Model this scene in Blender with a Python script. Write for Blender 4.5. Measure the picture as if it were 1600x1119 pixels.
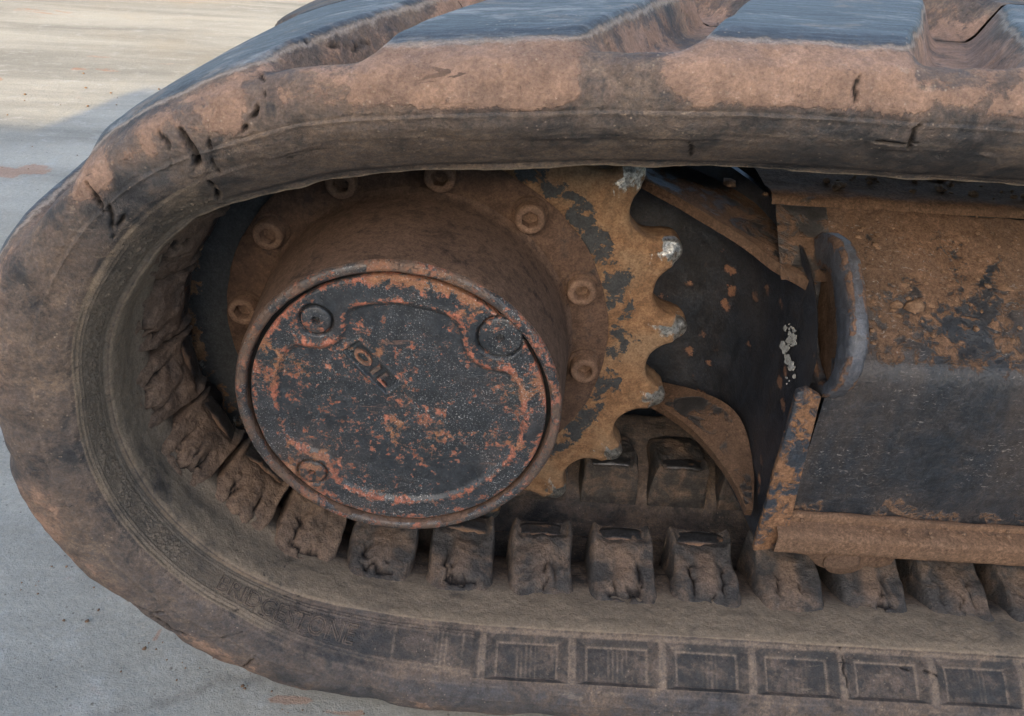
import bpy, bmesh, math, random
import numpy as np
from mathutils import Matrix, Vector

random.seed(7)
rng = np.random.default_rng(7)
S = bpy.context.scene
for o in list(bpy.data.objects):
    bpy.data.objects.remove(o)
COL = S.collection

# ------------------------------------------------------------------ camera
# sprocket axis = Y through (0, 0, ZC); X runs along the track, Z up, ground at z = 0
ZC = 0.184
FPX, YAW, PITCH, ROLL = 1237.478, .0054, .5564, .0608
CP = np.array([.0517, -.3885, .2274])
def cam_rows():
    cy, sy, cp, sp = math.cos(YAW), math.sin(YAW), math.cos(PITCH), math.sin(PITCH)
    f = np.array([sy*cp, cy*cp, -sp]); r = np.array([cy, -sy, 0.]); u = np.cross(r, f)
    cr, sr = math.cos(ROLL), math.sin(ROLL)
    return np.array([cr*r+sr*u, sr*r-cr*u, f])
CM = cam_rows()
cd = bpy.data.cameras.new('camera'); cam = bpy.data.objects.new('camera', cd); COL.objects.link(cam)
cd.sensor_fit = 'HORIZONTAL'; cd.sensor_width = 36; cd.lens = FPX/1600*36
cd.clip_start = .01; cd.clip_end = 400
m = Matrix(np.c_[CM[0], -CM[1], -CM[2]].tolist()).to_4x4()
m.translation = Vector((CP[0], CP[1], CP[2]+ZC)); cam.matrix_world = m
S.camera = cam
def ray(px, py): return np.array([(px-800)/FPX, (py-559.5)/FPX, 1.]) @ CM
def aty(px, py, y): d = ray(px, py); return CP+d*(y-CP[1])/d[1]
def atx(px, py, x): d = ray(px, py); return CP+d*(x-CP[0])/d[0]
def atz(px, py, z): d = ray(px, py); return CP+d*(z-CP[2])/d[2]

# ------------------------------------------------------------------ world, sun, exposure
SUN_EL, SUN_AZ = math.radians(18), math.radians(188)      # the sun stands low behind the viewer (-Y)
w = bpy.data.worlds.new('World'); S.world = w; w.use_nodes = True
nt = w.node_tree; bg = nt.nodes['Background']
sky = nt.nodes.new('ShaderNodeTexSky'); sky.sky_type = 'NISHITA'; sky.sun_disc = False
sky.sun_elevation = SUN_EL; sky.sun_rotation = SUN_AZ; sky.air_density = 1.0; sky.dust_density = 3.0; sky.ozone_density = 1.0
nt.links.new(sky.outputs[0], bg.inputs[0]); bg.inputs[1].default_value = .15
sl = bpy.data.lights.new('sun', 'SUN'); sl.energy = 2.3; sl.angle = math.radians(.4); sl.color = (1, .72, .33)
so = bpy.data.objects.new('sun', sl); COL.objects.link(so)
sd = Vector((math.sin(SUN_AZ)*math.cos(SUN_EL), math.cos(SUN_AZ)*math.cos(SUN_EL), math.sin(SUN_EL)))
so.rotation_euler = sd.to_track_quat('Z', 'Y').to_euler(); so.location = (0, -4, 4)
S.view_settings.view_transform = 'Standard'; S.view_settings.look = 'None'
S.view_settings.exposure = 2.05; S.view_settings.gamma = 1; S.view_settings.use_curve_mapping = False
S.render.engine = 'CYCLES'

# ------------------------------------------------------------------ helpers
def tag(o, label=None, cat=None, group=None, kind=None):
    for k, v in (('label', label), ('category', cat), ('group', group), ('kind', kind)):
        if v: o[k] = v
    return o
def thing(name, label, cat, loc=(0, 0, 0)):
    o = bpy.data.objects.new(name, None); COL.objects.link(o); o.location = loc; o.empty_display_size = .05
    return tag(o, label, cat)
def link(name, me, mat=None, parent=None, smooth=True, sharp=None):
    if mat and not len(me.materials): me.materials.append(mat)
    if smooth:
        me.polygons.foreach_set('use_smooth', [True]*len(me.polygons))
        if sharp is not None: me.set_sharp_from_angle(angle=math.radians(sharp))
    o = bpy.data.objects.new(name, me); COL.objects.link(o)
    if parent:
        o.parent = parent
        o.matrix_parent_inverse = Matrix.Translation(-(parent.matrix_world.translation if parent.parent else parent.location))
    return o
def mesh(name, V, F):
    me = bpy.data.meshes.new(name)
    V = np.asarray(V, float).copy(); V[:, 2] += ZC
    me.from_pydata(V.tolist(), [], [list(map(int, f)) for f in F]); me.update()
    return me
def fix(me):
    b = bmesh.new(); b.from_mesh(me); bmesh.ops.recalc_face_normals(b, faces=b.faces); b.to_mesh(me); b.free(); return me
def bevel(me, w, seg=2, ang=30):
    b = bmesh.new(); b.from_mesh(me); bmesh.ops.recalc_face_normals(b, faces=b.faces)
    ed = [e for e in b.edges if len(e.link_faces) == 2 and e.calc_face_angle(0) > math.radians(ang)]
    bmesh.ops.bevel(b, geom=ed, offset=w, segments=seg, affect='EDGES', profile=.5, clamp_overlap=True)
    b.to_mesh(me); b.free(); return me
def lathe(prof, n=96, a0=0, cx=0, cz=0):          # prof: list of (radius, y), around the Y axis
    V, F = [], []
    for r, y in prof:
        for k in range(n):
            a = 2*math.pi*k/n+a0; V.append((cx+r*math.cos(a), y, cz+r*math.sin(a)))
    for i in range(len(prof)-1):
        for k in range(n):
            F.append((i*n+k, i*n+(k+1) % n, (i+1)*n+(k+1) % n, (i+1)*n+k))
    F.append(list(range(n))); F.append([(len(prof)-1)*n+k for k in range(n)])
    return V, F
def extrude(poly, vec):                            # poly: 3-D outline, thickened along vec
    P = np.asarray(poly, float); n = len(P); Q = P+np.asarray(vec)
    F = [list(range(n)), list(range(n, 2*n))]+[(i, (i+1) % n, n+(i+1) % n, n+i) for i in range(n)]
    return np.r_[P, Q], F
def smooth_closed(P, it=2):
    P = np.asarray(P, float)
    for _ in range(it):
        Q = np.roll(P, -1, 0); P = np.stack([.75*P+.25*Q, .25*P+.75*Q], 1).reshape(-1, P.shape[1])
    return P
def smooth_open(P, it=2):
    P = np.asarray(P, float)
    for _ in range(it):
        a, b = P[:-1], P[1:]
        P = np.r_[P[:1], np.stack([.75*a+.25*b, .25*a+.75*b], 1).reshape(-1, P.shape[1]), P[-1:]]
    return P
def sst(a, b, x): t = np.clip((x-a)/(b-a), 0, 1); return t*t*(3-2*t)
_tab = rng.random((64, 64, 64)).astype(np.float32)
def vnoise(P, sc):
    q = np.asarray(P)*sc; i = np.floor(q).astype(int); f = q-i; f = f*f*(3-2*f); r = 0
    for dx in (0, 1):
        for dy in (0, 1):
            for dz in (0, 1):
                wgt = (f[..., 0] if dx else 1-f[..., 0])*(f[..., 1] if dy else 1-f[..., 1])*(f[..., 2] if dz else 1-f[..., 2])
                r = r+wgt*_tab[(i[..., 0]+dx) & 63, (i[..., 1]+dy) & 63, (i[..., 2]+dz) & 63]
    return r-.5
def fbm(P, sc, oct=4, g=.5):
    r = 0; a = 1
    for k in range(oct): r = r+a*vnoise(np.asarray(P)+k*3.71, sc*2**k); a *= g
    return r
def roughen(me, amp, sc, oct=3):                   # small real dents and lumps on a mesh
    n = len(me.vertices); v = np.empty(n*3); me.vertices.foreach_get('co', v); v = v.reshape(-1, 3)
    me.update(); nn = np.empty(n*3); me.vertices.foreach_get('normal', nn); nn = nn.reshape(-1, 3)
    v = v+nn*(fbm(v, sc, oct)*amp)[:, None]; me.vertices.foreach_set('co', v.ravel()); me.update(); return me
def subdiv(me, cuts, maxlen=None):
    b = bmesh.new(); b.from_mesh(me)
    if maxlen:
        for _ in range(5):
            ed = [e for e in b.edges if e.calc_length() > maxlen]
            if not ed: break
            bmesh.ops.subdivide_edges(b, edges=ed, cuts=1, use_grid_fill=True)
    else: bmesh.ops.subdivide_edges(b, edges=b.edges[:], cuts=cuts, use_grid_fill=True)
    bmesh.ops.triangulate(b, faces=[f for f in b.faces if len(f.verts) > 4])
    b.to_mesh(me); b.free(); return me
def attr(me, name, vals):
    a = me.attributes.new(name, 'FLOAT', 'POINT'); a.data.foreach_set('value', np.asarray(vals, np.float32).ravel())

# ------------------------------------------------------------------ materials
class NB:
    def __init__(s, name):
        s.m = bpy.data.materials.new(name); s.m.use_nodes = True; s.t = s.m.node_tree
        s.b = s.t.nodes['Principled BSDF']; s.tc = s.t.nodes.new('ShaderNodeTexCoord')
        s.b.inputs['Specular IOR Level'].default_value = .4
    def n(s, k, **kw):
        q = s.t.nodes.new('ShaderNode'+k)
        for a, v in kw.items(): setattr(q, a, v)
        return q
    def L(s, a, b): s.t.links.new(a, b)
    def set(s, sock, v):
        if hasattr(v, 'is_linked') or hasattr(v, 'links'): s.L(v, sock)
        else: sock.default_value = (*v, 1) if isinstance(v, tuple) and len(v) == 3 and sock.type == 'RGBA' else v
    def vec(s, sc=(1, 1, 1), rot=(0, 0, 0), loc=(0, 0, 0)):
        q = s.n('Mapping'); s.L(s.tc.outputs['Object'], q.inputs[0]); q.inputs['Scale'].default_value = sc
        q.inputs['Rotation'].default_value = rot; q.inputs['Location'].default_value = loc; return q.outputs[0]
    def noise(s, sc, det=6, ro=.6, dist=0, vec=None, lac=2):
        q = s.n('TexNoise'); s.L(vec if vec is not None else s.tc.outputs['Object'], q.inputs['Vector'])
        q.inputs['Scale'].default_value = sc; q.inputs['Detail'].default_value = det
        q.inputs['Roughness'].default_value = ro; q.inputs['Distortion'].default_value = dist; q.inputs['Lacunarity'].default_value = lac
        return q.outputs[0]
    def voro(s, sc, feat='F1', vec=None, out=0, rnd=1):
        q = s.n('TexVoronoi', feature=feat); s.L(vec if vec is not None else s.tc.outputs['Object'], q.inputs['Vector'])
        q.inputs['Scale'].default_value = sc; q.inputs['Randomness'].default_value = rnd; return q.outputs[out]
    def step(s, v, a, b, lo=0., hi=1.):
        q = s.n('MapRange', interpolation_type='SMOOTHSTEP'); s.L(v, q.inputs[0])
        for i, x in zip((1, 2, 3, 4), (a, b, lo, hi)): q.inputs[i].default_value = x
        return q.outputs[0]
    def mth(s, op, a, b=0.):
        q = s.n('Math', operation=op); s.set(q.inputs[0], a); s.set(q.inputs[1], b); return q.outputs[0]
    def mix(s, f, a, b):
        q = s.n('Mix', data_type='RGBA'); s.set(q.inputs[0], f); s.set(q.inputs[6], a); s.set(q.inputs[7], b); return q.outputs[2]
    def mixf(s, f, a, b):
        q = s.n('Mix', data_type='FLOAT'); s.set(q.inputs[0], f); s.set(q.inputs[2], a); s.set(q.inputs[3], b); return q.outputs[0]
    def at(s, name):
        q = s.n('Attribute', attribute_name=name); return q.outputs['Fac']
    def sep(s):
        q = s.n('SeparateXYZ'); s.L(s.tc.outputs['Object'], q.inputs[0]); return q.outputs
    def up(s):
        g = s.n('NewGeometry'); q = s.n('SeparateXYZ'); s.L(g.outputs['Normal'], q.inputs[0]); return q.outputs[2]
    def done(s, col, rough, h=None, dist=.001, strength=1., metal=0., spec=None, grain=.72):
        g1 = s.step(s.noise(850, 4, .8), .30, .70, 1-.42*grain, 1+.38*grain); g2 = s.step(s.noise(230, 5, .75), .30, .70, 1-.30*grain, 1+.26*grain)
        q = s.n('Mix', data_type='RGBA', blend_type='MULTIPLY'); q.inputs[0].default_value = 1; s.set(q.inputs[6], col); s.L(s.mth('MULTIPLY', g1, g2), q.inputs[7]); col = q.outputs[2]
        if s.m.name == 'rim_paint': col = s.mix(s.step(s.noise(55, 6, .7, .4), .40, .62), col, (.115, .078, .058))
        s.set(s.b.inputs['Base Color'], col); s.set(s.b.inputs['Roughness'], rough); s.set(s.b.inputs['Metallic'], metal)
        if spec is not None: s.set(s.b.inputs['Specular IOR Level'], spec)
        if h is not None:
            q = s.n('Bump'); q.inputs['Distance'].default_value = dist; q.inputs['Strength'].default_value = strength
            s.L(h, q.inputs['Height']); s.L(q.outputs[0], s.b.inputs['Normal'])
        return s.m

DUST = (.19, .135, .098); DUST2 = (.235, .18, .14); RUSTB = (.105, .062, .04); ORANGE = (.25, .125, .055); RED = (.24, .075, .043)
SLATE = (.032, .038, .045)

def mat_rubber():
    N = NB('rubber')
    big = N.noise(11, 5, .6, .5); mid = N.noise(52, 7, .68, .5); fine = N.noise(380, 6, .72); gr = N.noise(1500, 3, .7)
    blot = N.noise(130, 5, .68, .3)
    base = N.mix(N.step(mid, .36, .64), (.034, .034, .036), (.075, .070, .069))
    k = N.mth('ADD', N.mth('ADD', N.mth('MULTIPLY', big, .45), N.mth('MULTIPLY', mid, .40)), N.mth('MULTIPLY', blot, .30))
    dustm = N.mth('MULTIPLY', N.step(k, .475, .635), N.step(fine, .30, .60, .35, 1.))
    dc = N.mix(N.step(N.noise(8, 4, .6), .35, .65), (.175, .125, .093), (.245, .178, .130))
    dc = N.mix(N.step(blot, .40, .66), dc, (.135, .105, .088))
    col = N.mix(N.mth('MULTIPLY', dustm, .88), base, dc)
    br = N.mth('MULTIPLY', N.at('bare'), N.step(N.mth('ADD', N.mth('MULTIPLY', N.noise(17, 6, .68, .4), .7), N.mth('MULTIPLY', blot, .3)), .40, .58))
    col = N.mix(N.mth('MULTIPLY', br, .8), col, N.mix(N.step(blot, .35, .65), (.050, .051, .056), (.088, .086, .090)))
    # beige dust on the inner shelf
    fl = N.mth('MULTIPLY', N.at('shelf'), N.step(N.mth('ADD', N.mth('MULTIPLY', big, .6), N.mth('MULTIPLY', mid, .4)), .32, .52))
    col = N.mix(N.mth('MULTIPLY', fl, .9), col, N.mix(fine, (.19, .148, .108), (.29, .225, .160)))
    # salmon mud on the shoulders
    mk = N.mth('ADD', N.mth('MULTIPLY', N.mth('SUBTRACT', N.noise(24, 7, .70, .4), .5), 1.7), N.mth('MULTIPLY', N.mth('SUBTRACT', blot, .5), .7))
    mn = N.mth('ADD', N.at('mud'), mk)
    mud = N.mth('MAXIMUM', N.mth('MULTIPLY', N.step(mn, .52, .66), N.step(fine, .2, .5, .7, 1.)), N.mth('MULTIPLY', N.step(mn, .30, .80), .55))
    mc = N.mix(N.step(N.noise(48, 6, .7), .32, .70), (.20, .130, .096), (.335, .212, .150))
    mc = N.mix(N.step(fine, .58, .75), mc, (.40, .29, .22)); mc = N.mix(N.step(blot, .60, .72), mc, (.17, .115, .09))
    col = N.mix(N.mth('MULTIPLY', mud, .92), col, mc)
    # bare, polished lug tops with drag marks along the track; blue paints in sky reflection
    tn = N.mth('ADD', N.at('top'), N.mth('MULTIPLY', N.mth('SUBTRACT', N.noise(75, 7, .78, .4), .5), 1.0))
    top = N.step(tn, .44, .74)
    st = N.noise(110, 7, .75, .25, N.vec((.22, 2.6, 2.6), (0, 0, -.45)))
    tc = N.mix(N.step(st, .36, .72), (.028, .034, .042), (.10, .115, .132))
    tc = N.mix(N.mth('MULTIPLY', N.step(N.noise(20, 6, .7, .4, N.vec((1, 2, 2), loc=(.31, 0, 0))), .52, .68), .75), tc, (.24, .235, .225))
    tc = N.mix(N.mth('MULTIPLY', N.step(N.noise(33, 6, .72, .5, N.vec(loc=(.1, .7, 0))), .54, .68), .7), tc, (.17, .125, .095))
    rim = N.mth('MULTIPLY', N.step(tn, .24, .45), N.step(tn, .80, .5))
    col = N.mix(N.mth('MULTIPLY', rim, .7), col, N.mix(fine, (.24, .19, .15), (.40, .34, .29)))
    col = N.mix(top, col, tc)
    # bare black rubber in the sunken frames
    rc = N.mth('MULTIPLY', N.at('recess'), N.step(N.mth('ADD', N.mth('MULTIPLY', mid, .5), N.mth('MULTIPLY', blot, .5)), .62, .44))
    col = N.mix(N.mth('MULTIPLY', rc, .85), col, N.mix(blot, (.030, .031, .033), (.060, .060, .060)))
    # pale scuffed ridges, dark cracks
    col = N.mix(N.mth('MULTIPLY', N.at('ridge'), N.step(N.mth('ADD', N.mth('MULTIPLY', fine, .5), N.mth('MULTIPLY', blot, .5)), .38, .60, .08, .72)), col, (.29, .225, .17))
    spk = N.mth('MULTIPLY', N.step(N.voro(330), .20, .05), N.step(N.noise(30, 3), .46, .62))
    col = N.mix(N.mth('MULTIPLY', spk, .6), col, (.36, .28, .21))
    dk = N.mth('MULTIPLY', N.step(N.noise(200, 4, .7, 1.0), .62, .72), N.step(big, .45, .6))
    col = N.mix(N.mth('MULTIPLY', dk, .6), col, (.045, .04, .038))
    for rot, a, b in (((.4, .9, .3), .655, .70), ((1.2, .2, 1.9), .66, .70), ((.1, 2.2, .8), .66, .70)):
        sc = N.mth('MULTIPLY', N.step(N.noise(120, 4, .6, .5, N.vec((.5, 1.5, 1.5), rot)), a, b), N.step(N.noise(26, 3, .6), .45, .6))
        col = N.mix(N.mth('MULTIPLY', sc, .32), col, (.30, .235, .18))
    for rot in ((.9, .3, 1.1), (2.1, 1.3, .2)):
        sc = N.mth('MULTIPLY', N.step(N.noise(70, 5, .65, 1.2, N.vec((.3, 1.6, 1.6), rot)), .665, .69), N.step(N.noise(19, 3, .6), .50, .6))
        col = N.mix(N.mth('MULTIPLY', sc, .8), col, (.03, .026, .024))
    col = N.mix(N.at('crack'), col, (.022, .018, .016))
    h = N.mth('ADD', N.mth('MULTIPLY', fine, .55), N.mth('MULTIPLY', mid, .8))
    h = N.mth('ADD', h, N.mth('MULTIPLY', blot, .9)); h = N.mth('ADD', h, N.mth('MULTIPLY', gr, .3)); h = N.mth('ADD', h, N.mth('MULTIPLY', mud, .3))
    h = N.mth('ADD', h, N.mth('MULTIPLY', N.mth('MULTIPLY', st, top), .8))
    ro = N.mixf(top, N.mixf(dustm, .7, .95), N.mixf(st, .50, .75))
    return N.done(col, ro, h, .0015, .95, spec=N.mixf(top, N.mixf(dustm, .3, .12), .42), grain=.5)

def mat_lug():
    N = NB('lug_rubber')
    mid = N.noise(75, 6, .65, .6); fine = N.noise(420, 5, .7); big = N.noise(30, 3, .6)
    base = N.mix(mid, (.040, .038, .037), (.075, .067, .062))
    c2 = N.mix(fine, (.145, .098, .069), (.225, .158, .113))
    k = N.step(N.mth('ADD', N.mth('MULTIPLY', mid, .6), N.mth('MULTIPLY', big, .4)), .45, .64)
    col = N.mix(N.mth('MULTIPLY', k, .72), base, c2)
    col = N.mix(N.mth('MULTIPLY', N.at('core'), N.step(mid, .3, .5, .5, .95)), col, N.mix(fine, (.165, .108, .076), (.25, .168, .115)))
    wf = N.mth('MULTIPLY', N.step(fine, .6, .72), N.step(big, .5, .62))
    col = N.mix(N.mth('MULTIPLY', wf, .5), col, (.22, .2, .18))
    col = N.mix(N.at('crack'), col, (.015, .012, .011))
    h = N.mth('ADD', N.mth('MULTIPLY', fine, .5), mid)
    h = N.mth('ADD', h, N.mth('MULTIPLY', N.noise(170, 5, .7), .7)); return N.done(col, N.mixf(k, .7, .95), h, .0020, 1., spec=.18)

def mat_metalcore():
    N = NB('guide_metal')
    mid = N.noise(90, 5, .65, .4); fine = N.noise(500, 4, .7)
    up = N.step(N.up(), .55, .85)
    rust = N.mix(fine, (.10, .060, .038), (.21, .115, .062))
    steel = N.mix(mid, (.030, .030, .032), (.085, .085, .088))
    k = N.mth('MULTIPLY', N.at('polish'), N.step(mid, .3, .42))
    return N.done(N.mix(k, rust, steel), N.mixf(k, .85, .32), N.mth('ADD', mid, N.mth('MULTIPLY', fine, .6)), .001, .7, metal=N.mth('MULTIPLY', k, .6))

def mat_sprocket():
    N = NB('sprocket_steel')
    big = N.noise(32, 5, .62, .7); mid = N.noise(110, 6, .68, .5); fine = N.noise(600, 5, .7)
    xyz = N.sep(); r = N.mth('SQRT', N.mth('ADD', N.mth('POWER', xyz[0], 2.), N.mth('POWER', N.mth('SUBTRACT', xyz[2], ZC), 2.)))
    dirt = N.mix(N.step(mid, .35, .68), (.15, .082, .043), (.265, .152, .080))
    dirt = N.mix(N.step(big, .40, .68), dirt, (.225, .145, .085))
    # black paint still showing in a broken band outside the flange
    band = N.mth('MULTIPLY', N.step(r, .098, .112), N.step(r, .130, .115))
    blob = N.noise(48, 6, .70, .3, N.vec(loc=(.13, 0, .07)))
    pk = N.mth('ADD', N.mth('MULTIPLY', band, .235), N.mth('ADD', N.mth('MULTIPLY', N.mth('SUBTRACT', blob, .5), 1.0), N.mth('MULTIPLY', N.mth('SUBTRACT', mid, .5), .40)))
    pk = N.mth('ADD', pk, .315)
    left = N.step(xyz[0], -.03, -.075)  # more dark patches towards the left: shade there is put into the colour
    pk = N.mth('ADD', pk, N.mth('MULTIPLY', left, .22))
    paint = N.step(pk, .50, .545)
    col = N.mix(paint, dirt, N.mix(fine, (.030, .031, .032), (.058, .060, .060)))
    col = N.mix(N.step(fine, .66, .8), col, (.10, .055, .03))
    wk = N.mth('ADD', N.at('wear'), N.mth('MULTIPLY', N.mth('SUBTRACT', N.noise(190, 6, .72, .4, N.vec((1, 1, .5))), .5), 1.5)); wear = N.step(wk, .40, .54)
    col = N.mix(wear, col, N.mix(N.step(fine, .35, .65), (.20, .195, .18), (.60, .58, .53)))
    h = N.mth('ADD', mid, N.mth('MULTIPLY', fine, .45)); h = N.mth('SUBTRACT', h, N.mth('MULTIPLY', paint, .35))
    return N.done(col, N.mixf(wear, N.mixf(paint, .92, .55), .28), h, .001, .8, metal=N.mth('MULTIPLY', wear, .8), spec=.25)

def mat_flange(name='flange_dirt', c1=(.088, .052, .035), c2=(.15, .088, .058), dark=(.03, .026, .025), dk=.3):
    N = NB(name)
    big = N.noise(28, 5, .62, .5); mid = N.noise(120, 6, .68, .4); fine = N.noise(650, 5, .7)
    col = N.mix(N.step(N.mth('ADD', N.mth('MULTIPLY', mid, .6), N.mth('MULTIPLY', big, .4)), .36, .64), c1, c2)
    d = N.step(N.mth('ADD', N.mth('MULTIPLY', big, .5), N.mth('MULTIPLY', mid, .5)), .44-dk*.2+.14, .66)
    col = N.mix(d, col, dark)
    col = N.mix(N.mth('MULTIPLY', N.step(fine, .62, .75), .5), col, (.24, .15, .1))
    return N.done(col, .9, N.mth('ADD', mid, N.mth('MULTIPLY', fine, .5)), .0009, .8, spec=.2)

def mat_lid(name='cover_paint', rustlev=.0):
    N = NB(name)
    big = N.noise(26, 4, .6, .8); mid = N.noise(95, 6, .72, .9); fine = N.noise(520, 5, .72); sp = N.noise(1300, 3, .7)
    paint = N.mix(N.step(mid, .3, .7), (.018, .021, .025), (.039, .044, .050))
    paint = N.mix(N.step(big, .5, .7), paint, (.022, .032, .036))
    rk = N.mth('ADD', N.mth('ADD', N.mth('MULTIPLY', big, .40), N.mth('MULTIPLY', mid, .38)), N.mth('MULTIPLY', fine, .30))
    rk = N.mth('ADD', rk, N.mth('MULTIPLY', N.at('edge'), .085)); rk = N.mth('ADD', rk, rustlev)
    rk = N.mth('ADD', rk, N.mth('MULTIPLY', N.mth('SUBTRACT', N.noise(240, 6, .75, .4), .5), .55))
    rust = N.step(rk, .584, .612)
    rc = N.mix(N.step(fine, .35, .65), (.15, .052, .034), (.34, .120, .075)); rc = N.mix(N.step(big, .52, .64), rc, (.225, .105, .055))
    hal = N.mth('MULTIPLY', N.step(rk, .565, .595), N.step(rk, .63, .60))
    col = N.mix(rust, paint, rc); col = N.mix(N.mth('MULTIPLY', hal, .35), col, (.29, .18, .12))
    # blistered paint: tiny raised pimples catching the light
    pim = N.mth('MULTIPLY', N.step(N.voro(430), .30, .08), N.step(N.noise(46, 4, .6), .40, .62))
    grit = N.mth('MULTIPLY', N.step(sp, .58, .66), N.step(N.noise(34, 4, .6), .38, .58))
    col = N.mix(N.mth('MULTIPLY', grit, .75), col, (.42, .42, .40))
    scr = N.mth('MULTIPLY', N.step(N.noise(150, 4, .65, .6, N.vec((.3, 1, 2.4), (0, .75, 0))), .62, .70), N.step(N.noise(20, 3), .45, .6))
    col = N.mix(N.mth('MULTIPLY', scr, .6), col, (.21, .12, .085))
    dust = N.step(N.noise(13, 5, .6, .6), .50, .68)
    col = N.mix(N.mth('MULTIPLY', dust, .22), col, (.15, .10, .075))
    h = N.mth('ADD', N.mth('MULTIPLY', mid, .5), N.mth('MULTIPLY', fine, .3)); h = N.mth('ADD', h, N.mth('MULTIPLY', pim, .55)); h = N.mth('SUBTRACT', h, N.mth('MULTIPLY', rust, .35))
    return N.done(col, N.mixf(rust, .40, .85), h, .0009, .9, spec=.5)

def mat_black(name, dustv=.25, sc=1., edge=True, streak=False, bl=(.016, .019, .024), dcol=(.15, .088, .055), updust=.0, grit=.0):
    N = NB(name)
    v = N.vec((1, 1, .35)) if streak else None
    big = N.noise(16*sc, 5, .62, .6, v); mid = N.noise(75*sc, 6, .68, .6, v); fine = N.noise(520, 5, .7)
    paint = N.mix(N.step(mid, .3, .7), bl, tuple(min(1, c*2.2) for c in bl))
    k = N.mth('ADD', N.mth('MULTIPLY', big, .5), N.mth('MULTIPLY', mid, .5)); k = N.mth('ADD', k, dustv-.25)
    if updust: k = N.mth('ADD', k, N.mth('MULTIPLY', N.step(N.up(), .15, .6), updust))
    if edge: k = N.mth('ADD', k, N.mth('MULTIPLY', N.at('edge'), .3))
    d = N.step(k, .535, .60)
    dc = N.mix(N.step(fine, .35, .65), tuple(c*.72 for c in dcol), tuple(min(1, c*1.25) for c in dcol))
    dc = N.mix(N.step(N.noise(60, 4), .45, .65), dc, tuple(c*.9 for c in dcol))
    col = N.mix(N.mth('MULTIPLY', d, .95), paint, dc)
    film = N.mth('MULTIPLY', N.step(N.mth('ADD', N.mth('MULTIPLY', big, .6), N.mth('MULTIPLY', fine, .4)), .42, .62), .25)
    col = N.mix(film, col, (.10, .075, .06))
    if grit:
        wipe = N.step(N.noise(13, 5, .6, .3, N.vec((1.6, 1, .22), (0, .5, 0))), .42, .62)
        col = N.mix(N.mth('MULTIPLY', wipe, .40), col, (.085, .062, .047))
        fl = N.mth('MULTIPLY', N.step(N.noise(330, 3, .6, 1.2, N.vec((1, 1, 2.6))), .60, .69), N.step(N.noise(22, 4, .6), .40, .60))
        col = N.mix(N.mth('MULTIPLY', fl, grit), col, (.235, .215, .195))
    if name == 'plate_paint':
        sq = N.mth('ADD', N.voro(62, vec=N.vec((1, 1, 1.25))), N.mth('MULTIPLY', N.mth('SUBTRACT', N.noise(130, 6, .75), .5), 1.0))
        spot = N.mth('MULTIPLY', N.step(sq, .27, .20), N.step(N.noise(30, 4, .6, .4), .50, .58))
        smear = N.step(N.noise(40, 6, .7, .5, N.vec((1, 1, .5))), .55, .72)
        col = N.mix(N.mth('MULTIPLY', smear, .45), col, (.07, .05, .038))
        col = N.mix(N.mth('MULTIPLY', spot, .9), col, N.mix(fine, (.20, .10, .06), (.31, .165, .10)))
    sp = N.step(N.voro(260), .07, .03)
    col = N.mix(N.mth('MULTIPLY', sp, N.step(N.noise(25, 3), .48, .6, 0., .5)), col, (.3, .3, .3))
    h = N.mth('ADD', mid, N.mth('MULTIPLY', fine, .5)); h = N.mth('ADD', h, N.mth('MULTIPLY', d, .5))
    return N.done(col, N.mixf(d, .42, .93), h, .001, .75, spec=N.mixf(d, .5, .15))

def mat_concrete():
    N = NB('concrete')
    v = N.vec((.35, 1.6, 1), (0, 0, .03))
    st = N.noise(3.2, 6, .62, .5, v); big = N.noise(1.6, 4, .6); mid = N.noise(30, 6, .65); fine = N.noise(260, 5, .7); gr = N.noise(900, 3, .7)
    col = N.mix(N.step(st, .32, .68), (.22, .21, .185), (.365, .345, .30))
    col = N.mix(N.mth('MULTIPLY', N.step(mid, .5, .75), .5), col, (.41, .40, .375))
    col = N.mix(N.mth('MULTIPLY', N.step(big, .52, .70), .35), col, (.33, .27, .19))
    # iron-red soil smears
    soil = N.step(N.mth('ADD', N.mth('MULTIPLY', N.noise(2.3, 5, .65, .7, N.vec((1, 2.4, 1), loc=(1.7, .4, 0))), .75), N.mth('MULTIPLY', mid, .25)), .585, .66)
    col = N.mix(N.mth('MULTIPLY', soil, .55), col, (.36, .18, .105))
    pale = N.mth('MULTIPLY', N.step(N.noise(9, 5, .7, .9, N.vec((.5, 2.2, 1), (0, 0, .5))), .60, .70), N.step(fine, .4, .6))
    col = N.mix(N.mth('MULTIPLY', pale, .5), col, (.52, .52, .5))
    col = N.mix(N.mth('MULTIPLY', N.at('crack'), .4), col, (.12, .10, .085))
    col = N.mix(N.mth('MULTIPLY', N.step(N.voro(38), .055, .03), .7), col, (.12, .10, .085))
    col = N.mix(N.mth('MULTIPLY', N.step(N.voro(160), .13, .06), N.step(N.noise(12, 3), .48, .64, .05, .7)), col, (.50, .48, .44))
    col = N.mix(N.mth('MULTIPLY', N.step(N.voro(120, vec=N.vec(loc=(3, 1, 0))), .12, .06), .6), col, (.10, .085, .07))
    ck = N.at('soil'); ck = N.step(N.mth('ADD', ck, N.mth('MULTIPLY', N.mth('SUBTRACT', N.noise(40, 5, .65), .5), 1.2)), .45, .62)
    col = N.mix(N.mth('MULTIPLY', ck, .5), col, N.mix(fine, (.27, .125, .07), (.40, .20, .12)))
    h = N.mth('ADD', N.mth('MULTIPLY', fine, .8), N.mth('MULTIPLY', mid, 1.)); h = N.mth('ADD', h, N.mth('MULTIPLY', gr, .3))
    return N.done(col, .95, h, .0018, 1., spec=.04, grain=.32)

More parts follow.
